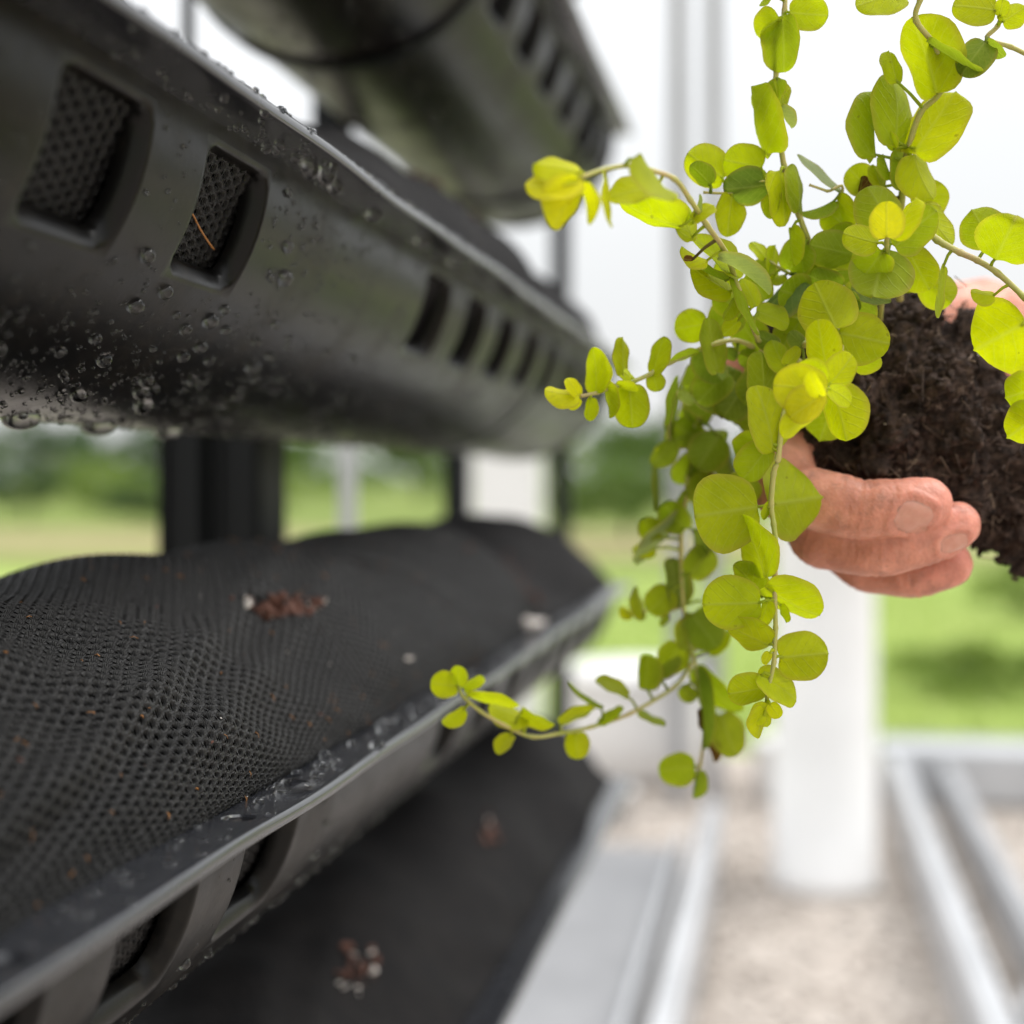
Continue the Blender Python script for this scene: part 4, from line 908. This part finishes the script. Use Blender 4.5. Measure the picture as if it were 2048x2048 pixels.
 (7,(-0.0332,0.5187,1.2007),(-0.0301,0.5190,1.2078),0.0072,-0.63,0.6),
 (7,(-0.0312,0.5150,1.2149),(-0.0216,0.5171,1.2158),0.0090,0.81,0.8),
 (7,(-0.0242,0.5163,1.2140),(-0.0198,0.5161,1.2020),0.0118,0.82,0.4),
 (7,(-0.0296,0.5173,1.2096),(-0.0274,0.5176,1.1985),0.0104,-1.24,6.0),
 (7,(-0.0458,0.5204,1.1764),(-0.0531,0.5183,1.1764),0.0068,-0.76,2.2),
 (7,(-0.0352,0.5216,1.1881),(-0.0516,0.5193,1.1723),0.0177,1.27,5.0),
 (7,(-0.0326,0.5229,1.1827),(-0.0299,0.5237,1.1732),0.0091,-0.99,0.2),
 (7,(-0.0389,0.5237,1.1555),(-0.0411,0.5229,1.1718),0.0151,-0.97,0.4),
 (7,(-0.0361,0.5217,1.1872),(-0.0418,0.5202,1.1858),0.0055,-0.90,0.8),
 (7,(-0.0348,0.5158,1.2114),(-0.0295,0.5171,1.2176),0.0075,-0.79,0.9),
 (7,(-0.0355,0.5195,1.1962),(-0.0386,0.5192,1.1908),0.0057,0.89,0.9),
 (7,(-0.0320,0.5138,1.2175),(-0.0363,0.5129,1.2250),0.0080,0.85,0.8),
 (10,(-0.0502,0.5237,1.1516),(-0.0535,0.5223,1.1620),0.0101,-1.14,1.7),
 (10,(-0.0542,0.5229,1.1520),(-0.0579,0.5227,1.1556),0.0047,-0.66,2.4),
 (10,(-0.0426,0.5251,1.1538),(-0.0440,0.5252,1.1488),0.0048,0.94,0.8),
 (7,(-0.0362,0.5242,1.1404),(-0.0283,0.5270,1.1521),0.0132,-0.71,0.8),
 (7,(-0.0282,0.5257,1.1395),(-0.0211,0.5273,1.1467),0.0094,0.96,1.2),
 (7,(-0.0318,0.5250,1.1350),(-0.0194,0.5285,1.1190),0.0186,-1.06,1.1),
 (7,(-0.0239,0.5289,1.1179),(-0.0199,0.5306,1.1041),0.0131,0.59,1.3),
 (7,(-0.0318,0.5250,1.1350),(-0.0278,0.5265,1.1086),0.0165,-1.27,0.4),
 (7,(-0.0376,0.5247,1.1277),(-0.0327,0.5252,1.1236),0.0059,0.11,0.9),
 (7,(-0.0298,0.5287,1.1096),(-0.0257,0.5295,1.1018),0.0081,-1.19,6.0),
 (7,(-0.0329,0.5290,1.0994),(-0.0447,0.5276,1.0979),0.0110,-0.08,1.0),
 (7,(-0.0321,0.5293,1.0980),(-0.0334,0.5293,1.0888),0.0085,-1.05,0.6),
 (7,(-0.0301,0.5275,1.1202),(-0.0283,0.5278,1.1121),0.0077,1.08,6.0),
 (8,(-0.0489,0.5147,1.1278),(-0.0480,0.5147,1.1390),0.0103,0.60,1.0),
 (8,(-0.0456,0.5176,1.1329),(-0.0390,0.5193,1.1396),0.0087,1.08,0.6),
 (8,(-0.1056,0.4706,1.1336),(-0.1137,0.4698,1.1344),0.0081,0.00,2.8),
 (8,(-0.1053,0.4707,1.1336),(-0.1052,0.4702,1.1399),0.0058,0.39,2.8),
 (8,(-0.1038,0.4712,1.1329),(-0.0980,0.4727,1.1366),0.0065,0.98,2.7),
 (8,(-0.1038,0.4740,1.1256),(-0.1102,0.4725,1.1212),0.0073,-0.81,2.3),
 (8,(-0.1022,0.4728,1.1302),(-0.0874,0.4755,1.1271),0.0113,-1.27,2.6),
 (8,(-0.0853,0.4892,1.1200),(-0.0976,0.4881,1.1249),0.0122,-0.95,2.2),
 (8,(-0.0874,0.4865,1.1242),(-0.0778,0.4873,1.1186),0.0103,-1.16,2.0),
 (8,(-0.0906,0.4859,1.1158),(-0.0951,0.4853,1.1100),0.0067,0.70,2.2),
 (8,(-0.0761,0.4975,1.1183),(-0.0660,0.5003,1.1233),0.0108,-1.17,1.6),
 (8,(-0.0713,0.5004,1.1146),(-0.0707,0.5010,1.1060),0.0082,0.00,1.8),
 (8,(-0.0627,0.5059,1.1226),(-0.0742,0.5049,1.1297),0.0063,-1.27,0.9),
 (8,(-0.0547,0.5114,1.1260),(-0.0648,0.5094,1.1313),0.0107,-1.11,1.2),
 (8,(-0.0639,0.5051,1.1174),(-0.0562,0.5069,1.1220),0.0084,1.13,1.0),
 (8,(-0.0514,0.5120,1.1207),(-0.0429,0.5142,1.1162),0.0089,1.24,0.8),
 (7,(-0.0231,0.4717,1.2472),(-0.0162,0.4726,1.2550),0.0110,0.00,0.9),
 (7,(-0.0282,0.4789,1.2416),(-0.0219,0.4793,1.2320),0.0106,0.36,0.6),
 (7,(-0.0197,0.4825,1.2346),(-0.0283,0.4804,1.2257),0.0115,-0.21,0.7),
 (7,(-0.0143,0.4876,1.2308),(-0.0204,0.4817,1.2209),0.0129,0.00,0.5),
 (7,(-0.0093,0.4763,1.2411),(-0.0155,0.4759,1.2506),0.0110,0.00,0.9),
 (7,(-0.0062,0.4810,1.2351),(-0.0141,0.4807,1.2256),0.0117,0.00,0.7),
 (7,(-0.0023,0.4736,1.2470),(0.0031,0.4746,1.2563),0.0109,0.00,0.8),
 (7,(0.0031,0.4725,1.2499),(-0.0030,0.4707,1.2405),0.0103,0.10,1.1),
 (7,(-0.0151,0.4631,1.2523),(-0.0226,0.4611,1.2568),0.0082,-0.37,1.3),
 (7,(-0.0263,0.5037,1.2236),(-0.0329,0.5020,1.2319),0.0110,0.00,0.6),
 (7,(-0.0233,0.5093,1.2154),(-0.0297,0.5042,1.2052),0.0135,0.00,0.7),
 (7,(-0.0169,0.4953,1.2182),(-0.0097,0.4958,1.2264),0.0102,0.25,0.8),
 (7,(0.0015,0.4661,1.2615),(0.0091,0.4684,1.2677),0.0092,0.00,1.0),
 (7,(0.0121,0.4681,1.2615),(0.0182,0.4720,1.2711),0.0123,0.00,0.8),
 (7,(-0.0120,0.4606,1.2611),(-0.0060,0.4618,1.2672),0.0079,0.56,1.2),
 (7,(0.0091,0.4716,1.2419),(0.0167,0.4722,1.2480),0.0093,0.00,0.9),
 (7,(-0.0031,0.4755,1.2252),(-0.0092,0.4711,1.2173),0.0110,0.00,1.0),
 (7,(-0.0302,0.5131,1.2138),(-0.0387,0.5124,1.2190),0.0102,0.00,0.9),
 (7,(-0.0331,0.5177,1.2002),(-0.0254,0.5196,1.1915),0.0110,0.00,0.7),
 (7,(-0.0394,0.5114,1.2138),(-0.0453,0.5102,1.2053),0.0096,-0.67,0.8),
 (7,(-0.0356,0.5172,1.1829),(-0.0424,0.5167,1.1915),0.0102,0.32,0.9),
 (7,(-0.0341,0.5206,1.1672),(-0.0273,0.5224,1.1759),0.0104,0.00,0.8),
 (7,(-0.0401,0.5194,1.1620),(-0.0477,0.5177,1.1551),0.0104,0.00,1.0),
 (7,(-0.0334,0.5227,1.1532),(-0.0256,0.5230,1.1429),0.0139,0.00,0.7),
 (7,(0.0206,0.4595,1.2661),(0.0119,0.4621,1.2743),0.0135,0.00,1.2),
 (7,(0.0178,0.4610,1.2755),(0.0104,0.4619,1.2819),0.0105,0.00,1.4),
 (7,(0.0400,0.4652,1.2604),(0.0471,0.4638,1.2541),0.0105,0.00,1.3),
 (7,(0.0385,0.4649,1.2815),(0.0443,0.4641,1.2887),0.0105,0.00,1.4),
 (7,(0.0238,0.4642,1.2879),(0.0179,0.4637,1.2941),0.0091,0.00,1.2),
 (7,(0.0060,0.4639,1.2550),(-0.0030,0.4556,1.2572),0.0122,0.00,1.0),
 (7,(0.0165,0.4659,1.2519),(0.0234,0.4570,1.2538),0.0137,0.00,0.6),
 (7,(-0.0000,0.4628,1.2641),(0.0045,0.4627,1.2731),0.0107,0.00,1.1),
 (7,(0.0120,0.4650,1.2215),(0.0091,0.4709,1.2125),0.0122,0.00,1.1),
 (7,(-0.0163,0.4547,1.2604),(-0.0208,0.4564,1.2668),0.0084,0.00,1.5),
 (7,(-0.0074,0.4584,1.2546),(-0.0119,0.4581,1.2623),0.0091,0.00,1.3),
 (7,(0.0177,0.4580,1.2346),(0.0231,0.4508,1.2384),0.0120,0.00,1.4),
 (7,(-0.0091,0.4662,1.2125),(-0.0154,0.4724,1.2064),0.0123,0.00,1.2),
 (7,(-0.0124,0.4758,1.2017),(-0.0169,0.4706,1.1939),0.0110,0.00,1.1),
 (7,(-0.0378,0.5239,1.1425),(-0.0430,0.5239,1.1336),0.0105,0.00,1.1),
 (7,(-0.0269,0.5138,1.1933),(-0.0304,0.5170,1.2019),0.0102,0.00,1.0),
 (7,(-0.0458,0.5153,1.1795),(-0.0491,0.5140,1.1864),0.0076,0.00,1.5),
 (7,(-0.0274,0.5238,1.1584),(-0.0225,0.5302,1.1509),0.0104,0.00,1.2),
]
HAND = [
 [(0.0795,0.5997,1.2387,0.0170),(0.0105,0.5411,1.2286,0.0125),(-0.0032,0.4958,1.2067,0.0108),(-0.0008,0.4820,1.1962,0.0104),(0.0215,0.4780,1.1908,0.0098),(0.0321,0.4779,1.1916,0.0094),(0.0415,0.4792,1.1930,0.0082)],
 [(0.0802,0.6049,1.2274,0.0180),(0.0124,0.5495,1.2164,0.0125),(0.0033,0.5092,1.1951,0.0106),(0.0096,0.4941,1.1810,0.0098),(0.0282,0.4894,1.1782,0.0094),(0.0420,0.4889,1.1815,0.0090),(0.0516,0.4897,1.1859,0.0078)],
 [(0.0824,0.6073,1.2158,0.0170),(0.0179,0.5577,1.2057,0.0120),(0.0118,0.5230,1.1830,0.0100),(0.0246,0.5111,1.1718,0.0092),(0.0403,0.5059,1.1697,0.0088),(0.0513,0.5049,1.1728,0.0076)],
 [(0.0840,0.6056,1.2060,0.0150),(0.0289,0.5628,1.1965,0.0110),(0.0259,0.5388,1.1808,0.0088),(0.0373,0.5308,1.1760,0.0078),(0.0500,0.5240,1.1773,0.0070)],
 [(0.1040,0.6144,1.2394,0.0220),(0.0713,0.5931,1.2593,0.0180),(0.0398,0.5669,1.2582,0.0125),(0.0104,0.5390,1.2497,0.0108),(-0.0068,0.5256,1.2427,0.0098),(-0.0161,0.5198,1.2380,0.0080)],
 [(0.0218,0.5655,1.2113,0.0120),(0.0507,0.5892,1.2193,0.0160),(0.0905,0.6119,1.2315,0.0220),(0.1136,0.6264,1.2321,0.0270)],
 [(0.0180,0.5587,1.2221,0.0120),(0.0503,0.5851,1.2343,0.0160),(0.0919,0.6091,1.2431,0.0220)],
 [(0.1068,0.6200,1.2338,0.0280),(0.1434,0.6421,1.2326,0.0265),(0.2149,0.6910,1.2281,0.0320),(0.3387,0.7751,1.2190,0.0400)],
 [(0.1061,0.6158,1.2473,0.0220),(0.1422,0.6368,1.2404,0.0240)],
]
NAILS = [
 ((0.0319,0.4703,1.1907),(0.0425,0.4733,1.1861),(0.0340,0.4539,1.1854),0.0118),
 ((0.0460,0.4821,1.1793),(0.0550,0.4847,1.1814),(0.0477,0.4666,1.1730),0.0075),
]
SOIL = [
 (0.0140,0.5112,1.2186,0.0185),
 (0.0181,0.5120,1.2303,0.0240),
 (0.0132,0.5110,1.2437,0.0200),
 (0.0313,0.5144,1.2270,0.0270),
 (0.0421,0.5185,1.2304,0.0220),
 (0.0497,0.5209,1.2136,0.0265),
 (0.0632,0.5254,1.2044,0.0225),
 (0.0765,0.5279,1.1959,0.0195),
 (0.0864,0.5298,1.1883,0.0180),
 (0.0382,0.5157,1.2567,0.0085),
 (0.0329,0.5147,1.2470,0.0160),
 (0.0543,0.5187,1.2454,0.0085),
 (0.0502,0.5179,1.2378,0.0140),
 (0.0566,0.5191,1.2529,0.0035),
 (0.0098,0.5074,1.2118,0.0130),
 (0.0259,0.5053,1.2100,0.0130),
]

TONE = [(.15, .215, .06), (.355, .435, .012), (.56, .61, .005), (.68, .73, .006), (.86, .80, .014)]
def tone(t):
    if t == 5: return (.33, .38, .20)
    if t == 6: return (.12, .045, .02)
    i = min(int(t), 3); u = t - i; return tuple(TONE[i][k] * (1 - u) + TONE[i + 1][k] * u for k in range(3))
def remeshed(name, spheres, voxel, smooth_it):
    b = bmesh.new()
    for x, y, z_, r in spheres: bmesh.ops.create_icosphere(b, subdivisions=3, radius=r, matrix=Matrix.Translation((x, y, z_)))
    me = bpy.data.meshes.new(name + '_tmp'); b.to_mesh(me); b.free(); o = bpy.data.objects.new(name + '_tmp', me); col.objects.link(o)
    md = o.modifiers.new('r', 'REMESH'); md.mode = 'VOXEL'; md.voxel_size = voxel
    sm = o.modifiers.new('s', 'SMOOTH'); sm.factor = .5; sm.iterations = smooth_it
    dg = bpy.context.evaluated_depsgraph_get(); dg.update(); ev = bpy.data.meshes.new_from_object(o.evaluated_get(dg))
    V = np.zeros(len(ev.vertices) * 3); ev.vertices.foreach_get('co', V); F = [tuple(p.vertices) for p in ev.polygons]
    bpy.data.objects.remove(o); bpy.data.meshes.remove(me); bpy.data.meshes.remove(ev)
    return V.reshape(-1, 3), F
plant = thing('creeping_plant', (.012, .49, H - .02), 'creeping plant with round yellow-green leaves trailing from a dark root ball', 'plant')
SP = {}
for k, (pts, r0, r1) in STEMS.items():
    sp = spline(pts, 6); SP[k] = sp; n = len(sp)
    rad = [(r0 + (r1 - r0) * i / (n - 1)) * .00082 * (1.22 if i % 6 == 0 else 1.) for i in range(n)]
    V, F = tube(sp, rad, 8); mk('stem', V, F, M['stem'], plant)
rl = random.Random(77)
def leaf_mesh(base, tip, W, roll, wild):
    b, t_ = Vector(base), Vector(tip); a = t_ - b; L_ = a.length; a.normalize()
    view = (b - Vector((0, 0, H))).normalized()
    side = a.cross(view); side.normalize(); nrm = side.cross(a)
    side = side * math.cos(roll) + nrm * math.sin(roll); nrm = side.cross(a); nrm.normalize()
    nt, nv = 15, 9; V, UV, RM = [], [], []
    cup = rl.uniform(-.22, .30) * wild; bend = rl.uniform(-.22, .22) * wild; ph1, ph2 = rl.uniform(0, 6), rl.uniform(0, 6); ruf = rl.uniform(.01, .035); notch = rl.uniform(.03, .16); fold = rl.choice((0, 0, .12, .25)); nib = [(rl.uniform(0, 6.28), rl.uniform(.02, .06)) for _ in range(3)]
    asym = rl.uniform(-.08, .08); sq = rl.uniform(.80, 1.0)
    for i in range(nt):
        th = math.pi * i / (nt - 1); u = .5 - .5 * math.cos(th)
        hw = .5 * W * (math.sin(th) ** sq) * (1 - .10 * (u - .42)) * (1 + .035 * math.sin(5 * u + ph1) + .02 * math.sin(11 * u + ph2))
        for j in range(nv):
            v = -1 + 2 * j / (nv - 1); vv = math.copysign(abs(v) ** .9, v)
            x = u * L_ + notch * L_ * -(abs(v) ** 2) * (1 - u) ** 3 * min(1., math.sin(th) * 1.7)
            y = hw * vv * (1 + asym * v)
            r2 = (2 * y / W) ** 2
            zz = cup * W * .5 * r2 + bend * L_ * (u - .35) ** 2 + ruf * W * math.sin(6.5 * u + ph1 + 2.0 * v) * abs(v) ** 2 - .05 * W * (1 - min(1, abs(v) * 4)) * .5 + fold * W * .5 * abs(v) + .02 * W * math.sin(13 * u + 3 * v + ph2) * abs(v)
            V.append(tuple(b + a * x + side * y + nrm * zz)); UV.append((u, .5 + .5 * v * (hw / (.5 * W + 1e-9)))); RM.append(1. if (abs(v) > .99 or i in (0, nt - 1)) else 0.)
    F = [(i * nv + j, i * nv + j + 1, (i + 1) * nv + j + 1, (i + 1) * nv + j) for i in range(nt - 1) for j in range(nv - 1)]
    return V, F, UV, RM
for (s, b_, t_, W, roll, tn) in LEAVES:
    b_, t_ = Vector(b_), Vector(t_); t_ = b_ + (t_ - b_) * 1.08; V, F, UV, RM = leaf_mesh(b_, t_, W * 1.10, roll, 1.45)
    bp = Vector(b_); q = min(SP[s], key=lambda p: (p - bp).length); d = (q - bp).length
    if .0006 < d < .016:                   # leaf stalk
        n0 = len(V); mid_ = (q + bp) / 2 + Vector((0, 0, .0006)); tv, tf = tube([q, mid_, bp + (Vector(t_) - bp) * .06], [.0006, .0005, .0004], 5)
        V += tv; F += [tuple(n0 + i for i in f) for f in tf]; UV += [(0., .5)] * len(tv); RM += [0.] * len(tv)
    o = mk('leaf', V, F, M['leaf'], plant, uv=UV, rim=RM)
    c = tone(tn); k = rl.uniform(.88, 1.12); o.color = (c[0] * k * rl.uniform(.95, 1.06), c[1] * k, c[2] * k, 1)
# root ball
V, F = remeshed('soil', SOIL, .0011, 4)
SV_ = np.empty_like(V)
cen = np.mean(V, 0)
me = bpy.data.meshes.new('x'); me.from_pydata(V.tolist(), [], F); nn = np.zeros(len(V) * 3); me.vertices.foreach_get('normal', nn); nn = nn.reshape(-1, 3); bpy.data.meshes.remove(me)
for i, v in enumerate(V):
    p = Vector(v); d = .0075 * noise.fractal(p * 70, .8, 2.1, 4) + .0050 * (abs(noise.noise(p * 150)) - .25) + .0024 * noise.fractal(p * 420, .8, 2.0, 3); SV_[i] = v + nn[i] * d
root = mk('root_ball', SV_, F, M['soil'], plant)
R = random.Random(9); VV, FF = [], []
idx = [R.randrange(len(SV_)) for _ in range(1500)]
for i in idx:
    p, n_ = Vector(SV_[i]), Vector(nn[i]); d = Vector((R.gauss(0, 1), R.gauss(0, 1), R.gauss(0, 1))); d = (d - n_ * d.dot(n_) * .75).normalized(); L_ = R.choice((R.uniform(.002, .006), R.uniform(.003, .010)))
    c_ = Vector((R.gauss(0, 1), R.gauss(0, 1), R.gauss(0, 1))) * L_ * .5
    V, F = tube([p, p + d * L_ * .4 + n_ * R.uniform(.0002, .0018) + c_ * .5, p + d * L_ * .75 + n_ * R.uniform(.0, .0022) + c_, p + d * L_ + n_ * R.uniform(-.001, .0015) + c_ * .4], [R.uniform(.00007, .00022)] * 4, 4, False)
    FF += [tuple(len(VV) + a for a in f) for f in F]; VV += V
tag(mk('root_fibres', VV, FF, M['fibre'], root), kind='stuff')
VV, FF = [], []
for q in range(5200):
    i = R.randrange(len(SV_)); V, F = lump(R.choice((R.uniform(.0003, .0010), R.uniform(.0004, .0014), R.uniform(.0008, .0026))), q % 7, 1); p = np.array(SV_[i]) + nn[i] * .0004
    Rm = np.array(Matrix.Rotation(R.uniform(0, 6), 3, Vector((R.gauss(0, 1), R.gauss(0, 1), R.gauss(0, 1))).normalized())); V = V @ Rm.T + p
    FF += [tuple(len(VV) + a for a in f) for f in F]; VV += V.tolist()
tag(mk('root_crumbs', VV, FF, M['soil'], root, smooth=False), kind='stuff')
for q in range(9):
    i = R.choice([k for k in R.sample(range(len(SV_)), 60) if nn[k][1] < -.3] or [0]); V, F = lump(R.uniform(.0008, .0016), q, 1); mk('perlite_grain', V + SV_[i], F, M['perlite'], root)

# ------------------------------------------------------------------ the hand
sph = []
for ch in HAND:
    for i in range(len(ch) - 1):
        a, b_ = np.array(ch[i]), np.array(ch[i + 1]); d = np.linalg.norm(a[:3] - b_[:3]); k = max(2, int(d / (.22 * min(a[3], b_[3]))))
        for j in range(k): sph.append(tuple(a + (b_ - a) * j / k))
    sph.append(ch[-1])
V, F = remeshed('hand', sph, .00115, 9)
me = bpy.data.meshes.new('x'); me.from_pydata(V.tolist(), [], F); hn = np.zeros(len(V) * 3); me.vertices.foreach_get('normal', hn); hn = hn.reshape(-1, 3); bpy.data.meshes.remove(me)
V2 = V.copy()
for i, v in enumerate(V):
    V2[i] = v + hn[i] * (.00035 * noise.fractal(Vector(v) * 130, .9, 2, 3))
# knuckle creases: shallow rings across the finger joints
for ch in HAND[:4]:
    for ji in (-2, -3, -4):
        c = np.array(ch[ji][:3]); ax = np.array(ch[ji + 1][:3]) - np.array(ch[ji - 1][:3]); ax /= np.linalg.norm(ax); rr_ = ch[ji][3] * 1.7
        dv = V2 - c; al = dv @ ax; near = np.linalg.norm(dv, axis=1) < rr_
        V2 -= hn * (near * (.0006 * np.exp(-(al / .0008) ** 2) + .0004 * np.exp(-((al - .0026) / .0006) ** 2) + .0004 * np.exp(-((al + .0024) / .0006) ** 2)))[:, None]
flush = np.zeros(len(V2))
for ch in HAND[:5]:
    for ji, am, rd in ((-1, 1., .011), (-3, .55, .009), (-4, .5, .010)):
        flush = np.maximum(flush, am * np.exp(-(np.linalg.norm(V2 - np.array(ch[ji][:3]), axis=1) / rd) ** 2 * .6))
for (a, b_, o_, w) in NAILS:
    a, b_, o_ = np.array(a), np.array(b_), np.array(o_); ax = b_ - a; L_ = np.linalg.norm(ax); ax /= L_; dr = (a + b_) / 2 - o_; dr /= np.linalg.norm(dr); sd = np.cross(ax, dr); sd /= np.linalg.norm(sd)
    q = V2 - a; th = q @ ax / L_; vv = np.abs(q @ sd) / (.5 * w); e = np.maximum(vv, np.abs(2 * th - 1)); e = (vv ** 3 + np.abs(2 * th - 1) ** 3) ** (1 / 3); front = np.clip((-.15 - hn @ dr) / .3, 0, 1) * (np.abs(q @ dr) < .012) * (e < 1.9)
    V2 += hn * (front * (.0009 * np.exp(-((e - 1.22) / .16) ** 2) * np.clip((1.25 - th) / .4, 0, 1) - .0003 * (e < .95)))[:, None]
person = thing('person', (V2[:, 0].max(), .7, V2[:, 2].min()), 'bare hand and forearm reaching in from the right, cupping the root ball', 'person')
body = mk('body', V2, F, M['skin'], person, rim=flush)
bv = BVHTree.FromPolygons([tuple(v) for v in V2], F)
for (a, b_, o_, w) in NAILS:
    a, b_, o_ = Vector(a), Vector(b_), Vector(o_); ax = (b_ - a); L_ = ax.length; ax.normalize(); mid_ = (a + b_) / 2
    dirn = (mid_ - o_).normalized(); sd = ax.cross(dirn).normalized(); Vn, RM = [], []; nt, nv = 13, 11
    for i in range(nt):
        th = i / (nt - 1); hw = .5 * w * max(.05, 1 - abs(2 * th - 1) ** (2.6 if th < .5 else 3.6)) ** .5
        for j in range(nv):
            v = -1 + 2 * j / (nv - 1); p = a + ax * (L_ * th) + sd * hw * v; hit = bv.ray_cast(p - dirn * .02, dirn)
            q = hit[0] if hit[0] is not None else p
            e = max(abs(v), abs(2 * th - 1)); up = .0004 - .0008 * max(0, e - .75) / .25
            Vn.append(tuple(q - dirn * up)); RM.append(max(0., (e - .86) / .14) * (1. if th < .6 else .35))
    Fn = [(i * nv + j, i * nv + j + 1, (i + 1) * nv + j + 1, (i + 1) * nv + j) for i in range(nt - 1) for j in range(nv - 1)]
    mk('fingernail', Vn, Fn, M['nail'], body, rim=RM)
